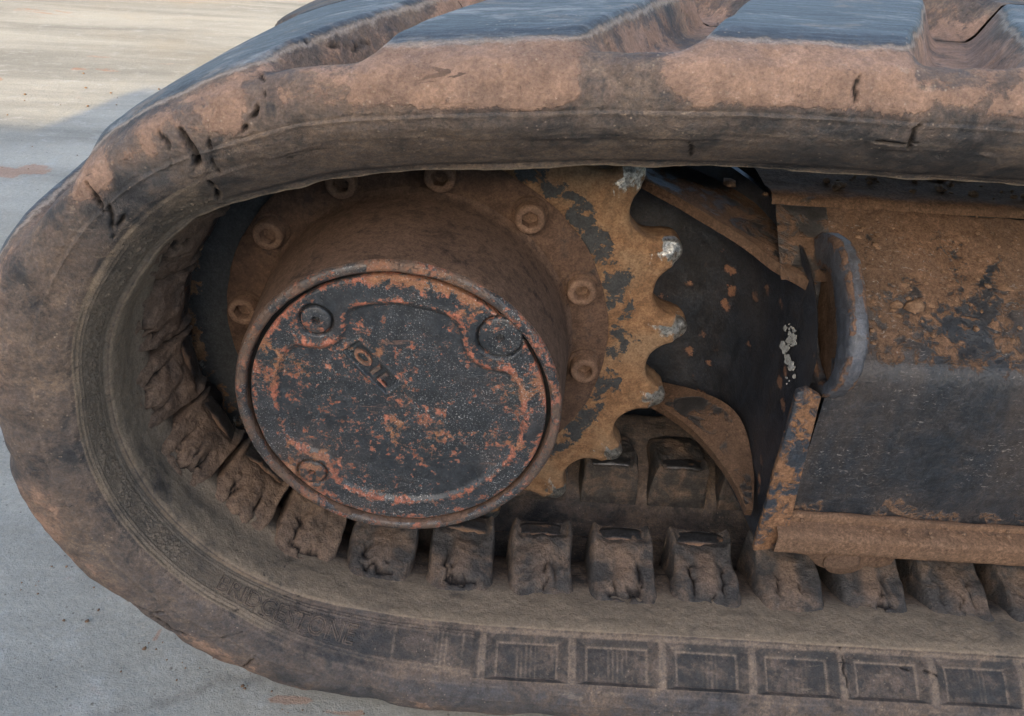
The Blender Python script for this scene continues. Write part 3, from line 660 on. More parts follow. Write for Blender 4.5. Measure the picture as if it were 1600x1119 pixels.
# ------------------------------------------------------------------ guide lugs
def path_frame(spv):
    k = np.interp(spv, PSP, np.arange(len(PSP))); f = lambda A: np.interp(k, np.arange(len(A)), A)
    p = np.array([f(PQ[:, 0]), f(PQ[:, 1])]); n = np.array([f(PN[:, 0]), f(PN[:, 1])]); n /= np.linalg.norm(n); return p, n
def guide_lug(spv, seed, far=False):
    """one rubber guide lug with its steel horn; built flat (u along track, v across, h towards the axis), then laid on the path"""
    r = np.random.default_rng(seed)
    nu, nv = 46, 40
    U = np.linspace(-1, 1, nu); Vv = np.linspace(0, 1, nv)
    gu, gv = np.meshgrid(U, Vv, indexing='ij')
    # v = 0 at the sprocket side (y = -.018), 1 at the foot (y = -.072)
    y = -.0175-gv*.0555
    hw = np.interp(gv, [0, .25, .45, 1], [.0203, .0206, .0202, .0216])
    hp = np.interp(gv, [0, .12, .28, .45, .75, .93, 1.], [.0150, .0155, .0146, .0116, .0074, .0030, -.0008])
    e = np.abs(gu); es = .86-.34*sst(.55, 1., gv); side = 1-np.clip((e-es)/(1-es), 0, 1)**2.4
    uu = gu*hw*(1+.02*np.sin(9*gv+seed))
    ears = np.exp(-((e-.80)/.10)**2)*sst(.36, .14, gv)*.0012
    pocket = -(.0018*sst(.80, .70, e)*sst(.30, .18, gv))
    col = np.exp(-(gu/.30)**4)*sst(.26, .42, gv)*sst(.86, .70, gv)
    h = hp*side+(1-side)*np.interp(gv, [0, .5, .8, 1], [-.016, -.010, -.004, -.002])+ears+pocket+col*.0017
    P3 = np.stack([uu+seed*.31, y, h], -1)
    h = h+fbm(P3, 60., 4)*.0036*sst(.1, .3, gv)+fbm(P3, 230., 2)*.0013
    uu = uu+fbm(P3+4, 50., 2)*.0022
    # torn rubber beside and below the central column
    cr = np.zeros(gu.shape)
    jag = vnoise(P3, 260.)*.22
    for sx in (-1, 1):
        if r.random() < .8:
            g = np.exp(-((gu-sx*(.36+.1*r.random())+jag)/.055)**2)*sst(.36, .55, gv)*sst(.92, .74, gv); cr = np.maximum(cr, g*(.5+.5*r.random()))
    if r.random() < .85:
        g = np.exp(-((gv-(.78+.08*r.random())+jag*.5+.05*np.abs(gu))/.030)**2)*sst(.6, .35, e); cr = np.maximum(cr, g)
    for _ in range(2):
        a, b0 = r.uniform(-.5, .5), r.uniform(.55, .85); g = np.exp(-((gu-a+jag*1.5+(gv-b0)*r.uniform(-1, 1))/.045)**2)*np.exp(-((gv-b0)/.10)**2); cr = np.maximum(cr, g*.8)
    if far: cr *= 0
    h = h-cr*.0035
    if far: y = .024-y
    p, n = path_frame(spv); tng = np.array([-n[1], n[0]]) if n[1] < 0 else np.array([-n[1], n[0]])
    base = .0065
    def lay(u, yy, hh):
        d = base-hh
        return np.stack([p[0]+tng[0]*u+n[0]*d, yy+0*u, p[1]+tng[1]*u+n[1]*d], -1)
    W = lay(uu, y, h)
    # skirt down into the belt
    sk = lambda A: A
    idx = np.arange(nu*nv).reshape(nu, nv); F = np.stack([idx[:-1, :-1], idx[1:, :-1], idx[1:, 1:], idx[:-1, 1:]], -1).reshape(-1, 4)
    # wall on the sprocket side
    b0 = lay(uu[:, 0]*1.0, y[:, 0]+(.0012 if not far else -.0012), np.full(nu, -.020)); V = np.r_[W.reshape(-1, 3), b0]
    w0 = nu*nv+np.arange(nu); F = np.r_[F, np.stack([idx[:-1, 0], w0[:-1], w0[1:], idx[1:, 0]], -1)]
    me = fix(mesh('guide_lug', V, F))
    attr(me, 'crack', np.r_[sst(.35, .75, cr).ravel(), np.zeros(nu)]); pth = math.degrees(math.atan2(p[1], p[0])) % 360; bend = np.interp(pth, [108, 130, 235, 262], [0, .8, .8, 0]) if not far else 0
    attr(me, 'core', np.r_[np.clip(np.maximum(col*r.uniform(.25, 1.), bend*sst(.05, .3, gv)), 0, 1).ravel(), np.zeros(nu)])
    o = link('guide_lug', me, M['lug'], track, sharp=70)
    # steel horn bedded between the ears
    ny_, nx_ = 14, 26
    hu, hv = np.meshgrid(np.linspace(-1, 1, nx_), np.linspace(0, 1, ny_), indexing='ij')
    yy = -.0190-np.interp(hv, [0, .15, .75, 1], [0, .0004, .0098, .0125])
    hh = np.interp(hv, [0, .12, .3, .72, .86, 1], [.004, .0142, .0150, .0146, .0128, .0072])-.0016*(hu**2)*(hv < .8)+vnoise(np.stack([hu*.02+seed, yy, hv*.01], -1), 300.)*.0008
    uu2 = hu*np.interp(hv, [0, .7, 1], [.0152, .0150, .0150])
    if far: yy = .024-yy
    W2 = lay(uu2, yy, hh); i2 = np.arange(nx_*ny_).reshape(nx_, ny_); F2 = np.stack([i2[:-1, :-1], i2[1:, :-1], i2[1:, 1:], i2[:-1, 1:]], -1).reshape(-1, 4)
    me2 = fix(mesh('steel_horn', W2.reshape(-1, 3), F2)); attr(me2, 'polish', sst(.80, .70, hv).ravel())
    hobj = bpy.data.objects.new('steel_horn', me2); me2.materials.append(M['core']); COL.objects.link(hobj); hobj.parent = o
    me2.polygons.foreach_set('use_smooth', [True]*len(me2.polygons))
SPL = sp_at_x_bottom(.0785)
for k in range(-17, 8):
    p, n = path_frame(SPL+k*PITCHL)
    if p[0] < .42: guide_lug(SPL+k*PITCHL, 100+k)
SPF = SPL
for k in range(-3, 6):
    guide_lug(SPF+k*PITCHL, 300+k, far=True)

# ------------------------------------------------------------------ drive sprocket and hub
spk = thing('drive_sprocket', 'rusty toothed drive sprocket with round hub and scuffed black cover marked OIL', 'sprocket', (0, 0, 0))
NT = 19; TA = .7244
def sprocket_ring():
    # one notch: a round roller seat, then the rounded tooth tip; repeated NT times
    half = math.pi/NT; rc, rho, rt, ctip = .1485, .0160, .0074, .1450
    pts = []
    for al in np.linspace(-74, 74, 25): x, y = rho*math.sin(math.radians(al)), rc-rho*math.cos(math.radians(al)); pts.append((math.atan2(x, y), math.hypot(x, y)))
    for al in np.linspace(-78, 78, 17): x, y = rt*math.sin(math.radians(al)), ctip+rt*math.cos(math.radians(al)); pts.append((2*half/2+math.atan2(x, y), math.hypot(x, y)))
    pts = np.array(pts); th, rr = [], []
    for k in range(NT): th.append(TA+(2*k+1)*half+pts[:, 0]); rr.append(pts[:, 1])
    a = np.concatenate(th); R0 = np.concatenate(rr)+.0005*np.sin(3*a); n = len(a)
    ph = ((a-TA)/(2*half)) % 1.0; ph = np.where(ph > .5, ph-1, ph); tip = sst(.1345, .1515, R0)
    oxy = np.c_[R0*np.cos(a), R0*np.sin(a)]; tg = np.roll(oxy, -1, 0)-np.roll(oxy, 1, 0); tg /= np.linalg.norm(tg, axis=1)[:, None]; onr = np.c_[tg[:, 1], -tg[:, 0]]
    if (onr*oxy).sum() < 0: onr = -onr
    rows = []
    for r_in, y in ((None, .0), ):
        pass
    levels = [('c', .070, .0), ('c', .090, .0), ('c', .106, .0), ('c', .112, .0), ('c', .120, .0), ('o', .0058, .0), ('o', .0034, .0001), ('o', .0020, .0004), ('o', .0008, .0012), ('o', .0001, .0028), ('o', .0, .008), ('o', .0, .016), ('o', .0004, .0215), ('o', .003, .024), ('c', .120, .0245), ('c', .07, .0245)]
    V, wear = [], []
    for kind, v, y in levels:
        if kind == 'c': r = np.full(n, v); wv = np.zeros(n); yy = np.full(n, y)
        else:
            r = None; fl = np.clip(.5+1.6*ph, 0, 1)*.5+.5; oo = oxy-onr*v
            wv = sst(.30, .9, tip)*(.90 if v < .0060 and y < .008 else .3)*fl
            yy = y+.0028*sst(.5, 1, tip)*(v < .0055)*(y < .01)       # tips hammered back
        V.append(np.stack([r*np.cos(a), yy, r*np.sin(a)], -1) if r is not None else np.stack([oo[:, 0], yy, oo[:, 1]], -1)); wear.append(wv)
    V = np.array(V); m = len(levels); W = np.array(wear)
    V[..., 1] += fbm(V, 60., 3)*.0012; V += (fbm(V+2, 140., 2)*.0008)[..., None]*np.array([1, 0, 1.])
    idx = np.arange(m*n).reshape(m, n); F = np.stack([idx[:-1], np.roll(idx, -1, 1)[:-1], np.roll(idx, -1, 1)[1:], idx[1:]], -1).reshape(-1, 4)
    me = fix(mesh('toothed_ring', V.reshape(-1, 3), F)); attr(me, 'wear', W.ravel()); return me
link('toothed_ring', sprocket_ring(), M['sprocket'], spk, sharp=50)
V, F = lathe([(.078, -.0005), (.1045, -.0005), (.1062, -.0012), (.1068, -.0030), (.1055, -.0042), (.090, -.0042), (.0865, -.0040), (.078, -.0040)], 192)
link('bolting_flange', roughen(fix(mesh('bolting_flange', V, F)), .0012, 90), M['flange'], spk, sharp=50)
def ring_profile(P, n=160): return lathe(P, n)
V, F = lathe([(.083, .010), (.0862, -.0038), (.0868, -.0052), (.0852, -.0066), (.0842, -.0095), (.0838, -.0110), (.0836, -.03), (.0812, -.055), (.0800, -.066), (.0796, -.072), (.0790, -.0752), (.0778, -.0768), (.0752, -.0770), (.0742, -.0762), (.0738, -.0735), (.0736, -.070), (.05, -.070)], 192)
link('hub_housing', roughen(fix(mesh('hub_housing', V, F)), .0010, 60), M['drum'], spk, sharp=60)
# painted lip round the cover
V, F = lathe([(.0787, -.0730), (.0792, -.0752), (.0780, -.0773), (.0753, -.0775), (.0741, -.0766), (.0739, -.0735)], 192)
F = F[:-2]
me = roughen(fix(mesh('lip', V, F)), .0006, 120); attr(me, 'edge', np.full(len(me.vertices), .5)); link('lip', me, M['rim'], spk, sharp=60)
# sealing groove
V, F = lathe([(.0740, -.0712), (.0700, -.0712)], 160); link('seal_ring', fix(mesh('seal_ring', V, F[:-2])), M['gap'], spk)
# ---- bolts
def socket_bolt(cx, cz, y_head, y_base, r, hexr, a0, parent, name='bolt', mat='bolt', key='edge'):
    n = 36; V, F = [], []
    ring = lambda rad, y, hx=False: [(cx+(rad*(math.cos(math.pi/6)/math.cos(((a+a0) % (math.pi/3))-math.pi/6)) if hx else rad)*math.cos(a), y, cz+(rad*(math.cos(math.pi/6)/math.cos(((a+a0) % (math.pi/3))-math.pi/6)) if hx else rad)*math.sin(a)) for a in [2*math.pi*k/n for k in range(n)]]
    R = [ring(r*1.0, y_base), ring(r, y_head+.0012), ring(r*.95, y_head+.0004), ring(r*.86, y_head), ring(hexr*1.12, y_head, True), ring(hexr, y_head+.0004, True), ring(hexr*.98, y_head+.0066, True), ring(hexr*.3, y_head+.0070)]
    for q in R: V += q
    for i in range(len(R)-1):
        for k in range(n): F.append((i*n+k, i*n+(k+1) % n, (i+1)*n+(k+1) % n, (i+1)*n+k))
    F.append([(len(R)-1)*n+k for k in range(n)])
    me = roughen(fix(mesh(name, V, F)), .00022, 250, 2); attr(me, 'edge', np.full(len(me.vertices), .1))
    return link(name, me, M[mat], parent, sharp=50)
for k in range(12):
    a = 3.0081-k*math.pi/6
    bx_, bz_ = .0958*math.cos(a), .0958*math.sin(a)
    V, F = lathe([(.0098, -.0035), (.0098, -.0050), (.0092, -.0056), (.0060, -.0056)], 32, 0, bx_, bz_)
    b = socket_bolt(bx_, bz_, -.0130, -.0040, .0078, .0046, .4*k, spk)
    me = roughen(fix(mesh('washer', V, F)), .0005, 200); wo = bpy.data.objects.new('washer', me); me.materials.append(M['flange']); COL.objects.link(wo); wo.parent = b
# ---- round cover
LY = -.0762
def lid_pt(zx, zy): q = aty(360+zx/2.602, 400+zy/2.602, LY); return q[0], q[2]
OUT = [(470, 215), (560, 190), (680, 188), (800, 208), (900, 240), (948, 292), (950, 350), (972, 412), (1030, 455), (1110, 465), (1152, 485), (1187, 560), (1195, 680), (1160, 790), (1080, 880), (980, 950), (850, 995), (700, 1000), (560, 975), (450, 930), (425, 880), (400, 825), (350, 803), (290, 790), (232, 730), (192, 650), (180, 560), (186, 470), (215, 390), (262, 355), (330, 366), (400, 370), (448, 330), (463, 270)]
OUTL = smooth_closed([lid_pt(*p) for p in OUT], 2)
BAD = [lid_pt((535.7-360)*2.602, (552.4-400)*2.602), lid_pt((559.3-360)*2.602, (536.2-400)*2.602), lid_pt((626.2-360)*2.602, (603.6-400)*2.602), lid_pt((602.6-360)*2.602, (614.4-400)*2.602)]
PLUG = [(347, 262, 66), (1098, 333, 94), (332, 880, 59)]
PL = []
for zx, zy, rz in PLUG:
    c = np.array(lid_pt(zx, zy)); e = np.array(lid_pt(zx+rz, zy)); PL.append((c[0], c[1], float(np.linalg.norm(e-c))))
def build_lid():
    Rl = .0716; g = .0007
    nr, na = 104, 620
    rr = np.r_[np.linspace(0, Rl-.0012, nr), Rl-.0005, Rl, Rl, Rl]; yy_edge = np.r_[np.zeros(nr), .0002, .0009, .003, .006]
    a = np.arange(na)/na*2*np.pi; R_, A_ = np.meshgrid(rr, a, indexing='ij'); X = R_*np.cos(A_); Z = R_*np.sin(A_); Y = LY+np.repeat(yy_edge[:, None], na, 1)
    # signed distance to the outline
    P = np.c_[X.ravel(), Z.ravel()]; best = np.full(len(P), 9.); ins = np.zeros(len(P), bool)
    for p, q in zip(OUTL, np.roll(OUTL, -1, 0)):
        d = q-p; t = np.clip(((P-p)@d)/(d@d), 0, 1); best = np.minimum(best, np.linalg.norm(P-p-t[:, None]*d, axis=1))
        c = ((p[1] > P[:, 1]) != (q[1] > P[:, 1])) & (P[:, 0] < (q[0]-p[0])*(P[:, 1]-p[1])/(q[1]-p[1]+1e-15)+p[0]); ins ^= c
    sdv = np.where(ins, best, -best).reshape(X.shape)
    rec = sst(-.0004, .0026, sdv)*(R_ < Rl-.0013)
    edge = np.exp(-((sdv+.0006)/.0016)**2)
    Y = Y+.0017*rec-.0003*np.exp(-((sdv+.0010)/.0013)**2)
    # badge pocket
    B = np.array(BAD); c0 = B.mean(0); ex = (B[2]-B[1]); lx = np.linalg.norm(ex); ex = ex/lx; ez = np.array([-ex[1], ex[0]])
    lz = np.abs((B[0]-B[1])@ez); u = (X-c0[0])*ex[0]+(Z-c0[1])*ex[1]; v = (X-c0[0])*ez[0]+(Z-c0[1])*ez[1]
    q = np.maximum(np.abs(u)-lx/2, np.abs(v)-lz/2)
    Y = Y+.0016*sst(.0003, -.0007, q)-.0006*np.exp(-((q-.0007)/.0006)**2)
    for x, z, r in PL:
        d = np.hypot(X-x, Z-z); Y = Y+.0030*sst(r+.0009, r+.0004, d)
    Y = Y+fbm(np.stack([X, Y, Z], -1), 70., 3)*.0008
    idx = np.arange(X.size).reshape(X.shape); F = np.stack([idx[:-1], np.roll(idx, -1, 1)[:-1], np.roll(idx, -1, 1)[1:], idx[1:]], -1).reshape(-1, 4)
    me = mesh('cover_plate', np.stack([X, Y, Z], -1).reshape(-1, 3), F)
    b = bmesh.new(); b.from_mesh(me); bmesh.ops.remove_doubles(b, verts=b.verts[:na], dist=1e-7); bmesh.ops.recalc_face_normals(b, faces=b.faces); 
    la = b.verts.layers.float.new('edge'); b.verts.ensure_lookup_table(); eg = (edge+.8*sst(Rl-.006, Rl, R_)-.8*sst(.001, -.0005, q)).reshape(-1)
    eg = np.clip(eg, -1, 1)
    # map by position (centre vertices merged)
    off = X.size-len(b.verts)
    for i, vtx in enumerate(b.verts): vtx[la] = eg[min(i+off, X.size-1)]
    b.to_mesh(me); b.free()
    lid = link('cover_plate', me, M['lid'], spk, sharp=75)
    for x, z, r in PL:
        V, F = lathe([(r+.0010, LY+.0038), (r-.0002, LY+.0038)], 48, 0, x, z)
        pr = mesh('plug_gap', V, F[:-2]); po = bpy.data.objects.new('plug_gap', fix(pr)); pr.materials.append(M['gap']); COL.objects.link(po); po.parent = lid
        hx = r*.30 if r < .009 else r*.26
        n = 48
        pb = socket_bolt(x, z, LY-.0002, LY+.004, r-.0004, .0021, .3, lid, 'plug', 'lid')
    # OIL letters raised in the pocket
    cu = bpy.data.curves.new('txt', 'FONT'); cu.body = 'OIL'; cu.size = 1; cu.extrude = .05; cu.bevel_depth = .012; cu.offset = .012; cu.space_character = 1.25
    o = bpy.data.objects.new('txt', cu); COL.objects.link(o); bpy.context.view_layer.update()
    lm = bpy.data.meshes.new_from_object(o.evaluated_get(bpy.context.evaluated_depsgraph_get())); bpy.data.objects.remove(o)
    n = len(lm.vertices); v3 = np.empty(n*3); lm.vertices.foreach_get('co', v3); v3 = v3.reshape(-1, 3)
    tx = (v3[:, 0]-v3[:, 0].min())/np.ptp(v3[:, 0])-.5; ty = (v3[:, 1]-v3[:, 1].min())/np.ptp(v3[:, 1])-.5
    eup = ez if ez[1] > 0 else -ez
    W = np.stack([c0[0]+ex[0]*tx*lx*.80+eup[0]*ty*lz*.62, LY+.0034-v3[:, 2]*.02-.0008, c0[1]+ex[1]*tx*lx*.80+eup[1]*ty*lz*.62+ZC], -1)
    lm.vertices.foreach_set('co', W.ravel()); lm.update(); fix(lm); attr(lm, 'edge', np.full(n, .7))
    lo = bpy.data.objects.new('raised_letters', lm); lm.materials.append(M['rim']); COL.objects.link(lo); lo.parent = lid; lo['label'] = 'raised letters reading OIL'
build_lid()

# ------------------------------------------------------------------ track frame
frm = thing('track_frame', 'black painted steel track frame with dusty sloping top, bottom rail and lifting eye', 'frame')
def grid_strip(curveA, curveB, n, m, name, mat, thick=None, parent=frm, rough=.0008, sc=50., edgew=.004, sharp=40):
    """a plate lofted between two 3-D curves, thickened away from the viewer along 'thick'"""
    A = np.asarray(curveA, float); B = np.asarray(curveB, float)
    rs = lambda C: np.stack([np.interp(np.linspace(0, 1, n), np.r_[0, np.cumsum(np.linalg.norm(np.diff(C, axis=0), axis=1))]/np.sum(np.linalg.norm(np.diff(C, axis=0), axis=1)), C[:, k]) for k in range(3)], -1)
    A, B = rs(A), rs(B); t = np.linspace(0, 1, m)[None, :, None]
    G = A[:, None]*(1-t)+B[:, None]*t; G = G+np.array([0, -1, .5])*(fbm(G, sc, 3)*rough)[..., None]
    n_, m_ = G.shape[:2]; idx = np.arange(n_*m_).reshape(n_, m_); F = np.stack([idx[:-1, :-1], idx[1:, :-1], idx[1:, 1:], idx[:-1, 1:]], -1).reshape(-1, 4).tolist(); V = G.reshape(-1, 3)
    la = np.linalg.norm(B-A, axis=1).mean(); lb = np.linalg.norm(np.diff(A, axis=0), axis=1).sum()
    ed = np.minimum(np.minimum(np.linspace(0, 1, m_), 1-np.linspace(0, 1, m_))[None]*la+0*G[..., 0], np.minimum(np.linspace(0, 1, n_), 1-np.linspace(0, 1, n_))[:, None]*lb+0*G[..., 0])
    eg = np.clip(1-ed/edgew, 0, 1).ravel()
    if thick is not None:
        off = len(V); V = np.r_[V, V+np.asarray(thick)]; F += [[i+off for i in f] for f in F]
        ring = list(idx[:, 0])+list(idx[-1, 1:])+list(idx[-2::-1, -1])+list(idx[0, -2:0:-1])
        F += [(ring[i], ring[(i+1) % len(ring)], ring[(i+1) % len(ring)]+off, ring[i]+off) for i in range(len(ring))]
        eg = np.r_[eg, eg]
    me = fix(mesh(name, V, F)); attr(me, 'edge', eg); return link(name, me, M[mat], parent, sharp=sharp)
def solid(name, poly, vec, mat, bev=.0012, rough=.0006, ml=.006, edge=.35, parent=frm):
    V, F = extrude(poly, vec); me = fix(mesh(name, V, F))
    if bev: bevel(me, bev)
    subdiv(me, 0, ml); roughen(me, rough, 70.)
    attr(me, 'edge', np.full(len(me.vertices), edge)); return link(name, me, M[mat], parent, sharp=38)
XR = .80
# lower side panel with rounded shoulder, then the sloping upper panel
sec = smooth_open([(-.0560, -.078), (-.0560, -.03), (-.0560, .014), (-.0530, .026), (-.044, .032), (.020, .0800)], 3)
low = [q for q in sec if q[1] < .0275]; 
def loft_x(sec2, x0, x1, n, name, mat, rough=.0008, sc=45.):
    sec2 = np.asarray(sec2); s_ = np.r_[0, np.cumsum(np.linalg.norm(np.diff(sec2, axis=0), axis=1))]; k = max(4, int(s_[-1]/.0022)); u = np.linspace(0, s_[-1], k)
    sy, sz = np.interp(u, s_, sec2[:, 0]), np.interp(u, s_, sec2[:, 1]); xs = np.r_[np.linspace(x0, .40, n), np.linspace(.42, x1, 20)] if x1 > .42 else np.linspace(x0, x1, n)
    G = np.stack(np.broadcast_arrays(xs[:, None], sy[None], sz[None]), -1).copy(); dn = np.gradient(np.c_[sy, sz], axis=0); nn = np.c_[-dn[:, 1], dn[:, 0]]; nn /= np.linalg.norm(nn, axis=1)[:, None]
    h = fbm(G, sc, 3)*rough; G[..., 1] += nn[None, :, 0]*h; G[..., 2] += nn[None, :, 1]*h
    i = np.arange(G.shape[0]*G.shape[1]).reshape(G.shape[:2]); F = np.stack([i[:-1, :-1], i[1:, :-1], i[1:, 1:], i[:-1, 1:]], -1).reshape(-1, 4)
    me = mesh(name, G.reshape(-1, 3), F)
    a, b, c = G[0, 0], G[1, 0], G[1, 1]
    if np.cross(b-a, c-a)@(CP-a) < 0: me.flip_normals()
    attr(me, 'edge', (np.interp(G[..., 2], [.010, .024, .030, .045, .062, .078], [0, .22, .42, .52, .70, .95])+.35*sst(-.050, -.070, G[..., 2])*(name == 'side_panel')).ravel() if 'panel' in name else np.zeros(G.shape[0]*G.shape[1])); return link(name, me, M[mat], frm)
ks = [i for i, q in enumerate(sec) if q[1] < .0285][-1]
loft_x(sec[:ks+1], .2120, XR, 110, 'side_panel', 'panel', .0008)
loft_x(sec[ks:], .2175, XR, 130, 'sloping_panel', 'panel', .0030, 60.)
loft_x([q for q in sec if q[1] > .052], .1900, .2176, 16, 'corner_plate', 'gusset', .0020, 60.)
loft_x([(.020, .0800), (.0215, .0835), (.026, .0850), (.149, .0855)], .188, XR, 90, 'top_ledge', 'ledge', .0022, 50.)
# bottom rail (angle section)
def box_poly(x0, x1, y0, y1, z0, z1): return [(x0, y0, z0), (x1, y0, z0), (x1, y0, z1), (x0, y0, z1)], (0, y1-y0, 0)
def rail():
    sc2 = smooth_open([(-.050, -.0690), (-.0640, -.0730), (-.0690, -.0742), (-.0700, -.0752), (-.0700, -.0765), (-.0700, -.0868), (-.0696, -.0876), (-.0688, -.0880), (-.045, -.0880)], 1)
    loft_x(sc2, .2040, XR, 120, 'bottom_rail', 'ledge', .0009)
rail()
V_ = [(.2100, -.0565, -.066), (.40, -.0565, -.070), (XR, -.0565, -.072), (XR, -.0565, -.0760), (.40, -.0565, -.076), (.2100, -.0565, -.076)]
solid('weld_bead', V_, (0, -.0040, 0), 'ledge', .0014, .0014, .01)
# end plate: its narrow front edge faces the viewer
stp = [aty(1246, 614, -.064), aty(1264, 609, -.064), aty(1284, 622, -.064), aty(1226, 857, -.064), aty(1176, 862, -.064)]
solid('end_plate', stp, (0, .0045, 0), 'strip', .0012, .0005, .005)
# swept plate from the front edge back behind the sprocket
top_c, bot_c = [], []
for x, y, zt, zb in [(.2010, -.060, .030, -.093), (.2015, -.045, .050, -.100), (.2015, -.020, .062, -.104), (.2005, .005, .068, -.108), (.198, .030, .074, -.104), (.190, .052, .078, -.096), (.172, .068, .086, -.086), (.14, .078, .098, -.072), (.09, .082, .108, -.062), (.02, .082, .11, -.05)]:
    top_c.append((x, y, zt)); bot_c.append((x, y, zb))
grid_strip(smooth_open(top_c, 1), smooth_open(bot_c, 1), 60, 40, 'swept_plate', 'plate', (.002, .006, 0), rough=.0014, sc=30.)
# upper flange running down from the sprocket, with its chewed front edge
fe = smooth_open([aty(960, 256, .050), aty(1005, 277, .044), aty(1085, 322, .028), aty(1165, 374, .008), aty(1225, 414, -.010), aty(1268, 443, -.024)], 1)
be = fe+np.array([.006, .085, .012]); fe2 = fe+np.stack([0*fe[:, 0], .0012*np.sin(np.arange(len(fe))*2.1), .0006*np.sin(np.arange(len(fe))*1.3)], -1)
grid_strip(fe2, be, 60, 26, 'upper_flange', 'gusset', (0, .001, -.0062), rough=.0024, sc=70., sharp=60)
# weld rib lying on the flange
_n = np.cross(fe[-1]-fe[0], be[0]-fe[0]); _n = _n/np.linalg.norm(_n); _n = _n if _n[2] > 0 else -_n
def on_flange(px, py): d = ray(px, py); return CP+d*(((fe[0]-CP)@_n)/(d@_n))
solid('rib', [on_flange(1196, 272)-_n*.003, on_flange(1216, 272)-_n*.003, on_flange(1266, 388)-_n*.003, on_flange(1240, 384)-_n*.003], _n*.0065, 'gusset', .0025, .0022, .004)
# lower flange: a curved shelf under the motor opening
fe = smooth_open([aty(1000, 622, .040), aty(1028, 632, .032), aty(1075, 664, .014), aty(1112, 702, -.008), aty(1148, 752, -.030), aty(1166, 796, -.048)], 2)
be = smooth_open([aty(1005, 590, .062), aty(1040, 598, .056), aty(1085, 608, .044), aty(1135, 628, .020), aty(1164, 660, .004), aty(1180, 735, -.020), aty(1176, 796, -.047)], 2)
grid_strip(fe, be, 50, 26, 'lower_flange', 'gusset', (.001, .003, -.0070), rough=.0016, sc=60., sharp=60)
me_poly = [aty(1146, 742, -.004), aty(1178, 728, .004), aty(1240, 640, -.045), aty(1176, 858, -.058), aty(1166, 850, -.050)]
fl_v, fl_f = [], []
for _ in range(46):
    f = random.random(); cx, cy = 1232+5*math.sin(f*9)+random.gauss(0, 3.2), 508+88*f+random.gauss(0, 3); r = random.choice([1.2, 1.6, 2.2, 3.4, 4.6])*(1.25-abs(f-.5))
    P_ = [atx(cx+r*random.uniform(.5, 1.2)*math.cos(a), cy+1.4*r*random.uniform(.5, 1.2)*math.sin(a), .1988+random.uniform(-.0001, .0001)) for a in [k*2*math.pi/9 for k in range(9)]]
    V, F = extrude(P_, (.0003, 0, 0)); k0 = len(fl_v); fl_v += V.tolist(); fl_f += [[i+k0 for i in f_] for f_ in F]
link('paint_smear', fix(mesh('paint_smear', fl_v, fl_f)), M['white'], frm, smooth=False)
# inner side of the frame and the travel motor behind the sprocket
solid('inner_plate', [(-.04, .150, -.158), (XR, .150, -.158), (XR, .150, .118), (-.04, .150, .118)], (0, .008, 0), 'plate', .001, .0006, .04)
V, F = lathe([(.02, .030), (.060, .030), (.062, .040), (.060, .120), (.052, .149), (.02, .149)], 64)
me = roughen(fix(mesh('travel_motor', V, F)), .001, 50); attr(me, 'edge', np.zeros(len(me.vertices))); link('travel_motor', me, M['plate'], frm, sharp=50)
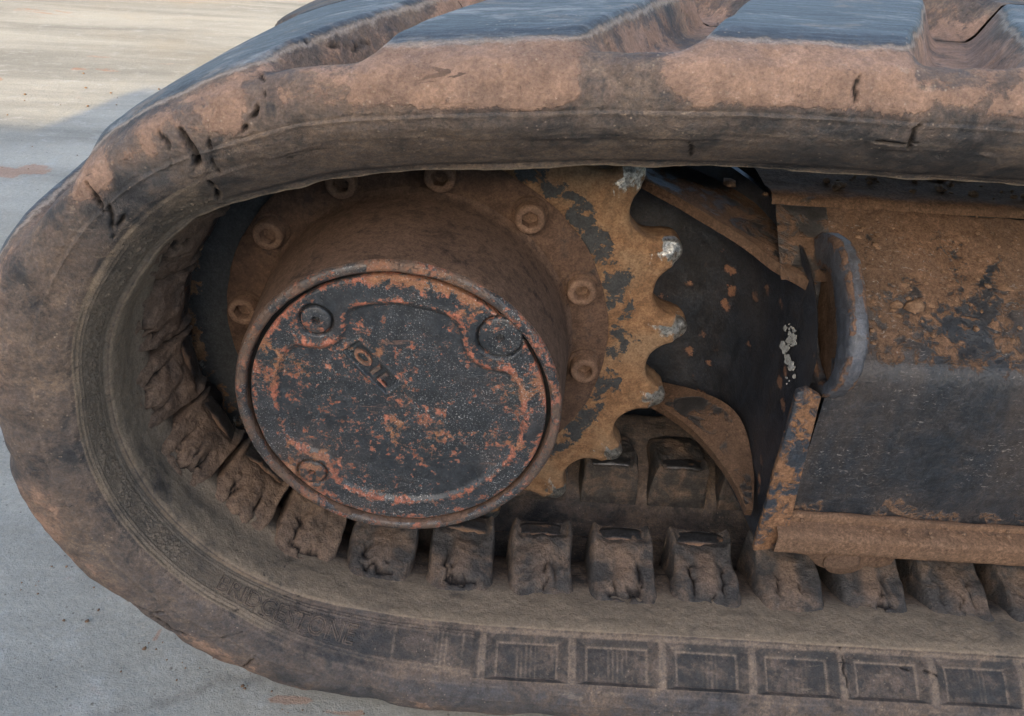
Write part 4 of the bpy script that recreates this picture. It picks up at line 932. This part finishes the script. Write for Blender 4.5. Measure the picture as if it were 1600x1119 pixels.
# lifting eye
XE = .2095
eo = smooth_closed([atx(*q, XE)[1:] for q in [(1266, 366), (1290, 362), (1311, 380), (1323, 428), (1330, 490), (1329, 548), (1316, 594), (1293, 620), (1268, 622), (1252, 602), (1249, 520), (1252, 430)]], 2)
eh = smooth_closed([atx(*q, XE)[1:] for q in [(1284, 412), (1266, 436), (1260, 500), (1264, 562), (1280, 602), (1297, 588), (1305, 530), (1301, 452)]], 2)
def eye():
    no, T = 96, .0092
    ang = lambda P: np.unwrap(np.arctan2(P[:, 1]-P[:, 1].mean(), P[:, 0]-P[:, 0].mean()))
    def resamp(P, c, n):
        a = np.arctan2(P[:, 1]-c[1], P[:, 0]-c[0]); o = np.argsort(a); a = a[o]; r = np.hypot(*(P[o]-c).T); th = np.linspace(-np.pi, np.pi, n, endpoint=False)
        rr = np.interp(th, np.r_[a-2*np.pi, a, a+2*np.pi], np.r_[r, r, r]); return c+np.c_[rr*np.cos(th), rr*np.sin(th)]
    c = eh.mean(0); O, H = resamp(eo, c, no), resamp(eh, c, no)
    rows = []
    lerp = lambda f: H*(1-f)+O*f
    sh = lambda P, k: P+(c-P)*k
    for P, x in ((H, T*.5), (H, .0014), (lerp(.10), .0002), (lerp(.35), 0), (lerp(.65), 0), (lerp(.90), .0004), (lerp(1.), .0022), (lerp(1.), T*.35), (lerp(1.), T*.65), (lerp(1.), T-.002), (lerp(.92), T-.0004), (lerp(.6), T), (lerp(.1), T), (H, T-.0014), (H, T*.5)):
        rows.append(np.c_[np.full(no, XE+x), P])
    V = np.array(rows); mrow = len(rows); i = np.arange(mrow*no).reshape(mrow, no)
    F = np.stack([i[:-1], np.roll(i, -1, 1)[:-1], np.roll(i, -1, 1)[1:], i[1:]], -1).reshape(-1, 4)
    me = roughen(fix(mesh('lifting_eye', V.reshape(-1, 3), F)), .0011, 90.); eg = np.zeros(mrow*no).reshape(mrow, no); eg[[5, 6, 9, 10, 1, 2]] = .35; attr(me, 'edge', eg.ravel())
    e = link('lifting_eye', me, M['eye'], frm, sharp=60)
    # soil packed into the slot
    pk = np.array([np.c_[np.full(no, XE+.0042+.0008), H*1.0], np.c_[np.full(no, XE+.0040), lerp(-.5)], np.c_[np.full(no, XE+.0046), lerp(-.97)]])
    i = np.arange(3*no).reshape(3, no); F = np.stack([i[:-1], np.roll(i, -1, 1)[:-1], np.roll(i, -1, 1)[1:], i[1:]], -1).reshape(-1, 4).tolist()+[list(range(2*no, 3*no))]
    pm = roughen(fix(mesh('packed_soil', pk.reshape(-1, 3), F)), .002, 120.); po = bpy.data.objects.new('packed_soil', pm); attr(pm, 'edge', np.zeros(3*no)); pm.materials.append(M['ledge']); COL.objects.link(po); po.parent = e
    pm.polygons.foreach_set('use_smooth', [True]*len(pm.polygons))
eye()
# scalloped roller bracket under the rail
rb = [aty(1238, 866, -.066), aty(1262, 868, -.066), aty(1276, 884, -.066), aty(1300, 895, -.066), aty(1330, 897, -.066), aty(1352, 886, -.066), aty(1372, 889, -.066), aty(1392, 884, -.066), aty(1404, 868, -.066), aty(1408, 856, -.066), aty(1238, 852, -.066)]
solid('roller_bracket', rb, (0, .022, 0), 'gusset', .0014, .0012, .004)
rc = aty(1320, 872, -.068); V, F = lathe([(.0085, -.0685), (.0100, -.0672), (.0100, -.05)], 40, 0, rc[0], rc[2]-.0040)
me = roughen(fix(mesh('roller_cap', V, F)), .0006, 90); attr(me, 'edge', np.full(len(me.vertices), .2)); link('roller_cap', me, M['gusset'], frm, sharp=50)

# crumbs of dry soil lying on the frame
def crumbs():
    V, F = [], []
    b = bmesh.new(); bmesh.ops.create_icosphere(b, subdivisions=1, radius=1); bv = np.array([v.co[:] for v in b.verts]); bf = [[v.index for v in f.verts] for f in b.faces]; b.free()
    spots = []
    for _ in range(170):
        f = random.random(); x = random.uniform(.225, .42); spots.append((x, -.044+.064*f, .0325+.0475*f, random.choice([.0008, .001, .0014, .002])))
    for _ in range(120): spots.append((random.uniform(.22, .42), random.uniform(.03, .10), .0865, random.choice([.0008, .0012, .002, .003])))
    for _ in range(60): spots.append((random.uniform(.215, .42), random.uniform(-.069, -.058), -.0700, random.choice([.0006, .0009, .0013])))
    for px, py, y, r in ((1570, 452, -.012, .0062), (1400, 476, -.024, .0040), (1430, 480, -.026, .0050), (1455, 478, -.024, .0030), (1140, 285, .05, .0045), (1196, 303, .045, .0022), (1490, 470, -.02, .003)):
        q = aty(px, py, y); spots.append((q[0], q[1], q[2], r))
    for x, y, z, r in spots:
        j = len(V); s3 = np.array([random.uniform(.8, 1.3), random.uniform(.7, 1.1), random.uniform(.5, .9)])*r
        q = bv*(1+.45*(rng.random((len(bv), 1))-.5))*s3+np.array([x, y, z]); V += q.tolist(); F += [[i+j for i in f] for f in bf]
    tag(link('soil_crumbs', mesh('soil_crumbs', V, F), M['soil'], None, smooth=True), 'scattered crumbs of dry brown soil lying on the track frame', 'soil', kind='stuff')
crumbs()
def grit():
    b = bmesh.new(); bmesh.ops.create_icosphere(b, subdivisions=1, radius=1); bv = np.array([v.co[:] for v in b.verts]); bf = [[v.index for v in f.verts] for f in b.faces]; b.free()
    V, F = [], []
    for k in range(260):
        if k < 45: a = random.random(); x, y = -.24+.26*a+random.gauss(0, .012), -.02-.11*a+random.gauss(0, .014)-.012
        else: x, y = random.uniform(-1.3, .05), random.uniform(-.25, 1.3)
        r = random.choice([.0004, .0005, .0006, .0008, .0012])*(1+.8*(y > .5)); j = len(V); s3 = np.array([random.uniform(.8, 1.4), random.uniform(.8, 1.4), random.uniform(.5, .9)])*r
        q = bv*(1+.5*(rng.random((len(bv), 1))-.5))*s3+np.array([x, y, -ZC+r*.25]); V += q.tolist(); F += [[i+j for i in f] for f in bf]
    tag(link('grit', mesh('grit', V, F), M['soil'], None), 'fine loose grit scattered over the concrete ground', 'grit', kind='stuff')
grit()

# ------------------------------------------------------------------ unseen wall added behind the viewer, stepped to throw the near-side shade
def shade_wall():
    t = thing('shade_wall', 'added unseen blocker wall, shaped so that its shadow falls across the track', 'wall', (0, -3.2, 0))
    k = math.tan(SUN_EL)/math.cos(SUN_AZ-math.pi); off = math.tan(SUN_AZ-math.pi)
    yw = -3.0
    def bx(name, x0, x1, y0, y1, z0, z1, bev=.01):
        V = [(x, y, z-ZC) for z in (z0, z1) for x, y in ((x0, y0), (x1, y0), (x1, y1), (x0, y1))]
        F = [(0, 1, 2, 3), (4, 5, 6, 7), (0, 1, 5, 4), (1, 2, 6, 5), (2, 3, 7, 6), (3, 0, 4, 7)]
        me = bevel(fix(mesh(name, V, F)), bev, 3); return link(name, me, M['body'], t, sharp=30)
    xs = -.735-off*(1.0-yw)
    h1, h2 = (.925-yw)*math.tan(SUN_EL)*math.cos(SUN_AZ-math.pi), (1.21-yw)*math.tan(SUN_EL)*math.cos(SUN_AZ-math.pi)
    h1, h2 = (.925-yw)*math.tan(SUN_EL)/math.cos(SUN_AZ-math.pi), (1.21-yw)*math.tan(SUN_EL)/math.cos(SUN_AZ-math.pi)
    bx('low_run', -5, xs-.001, yw-.2, yw, 0, h1)
    bx('high_run', xs, 5, yw-.2, yw, 0, h2)
shade_wall()
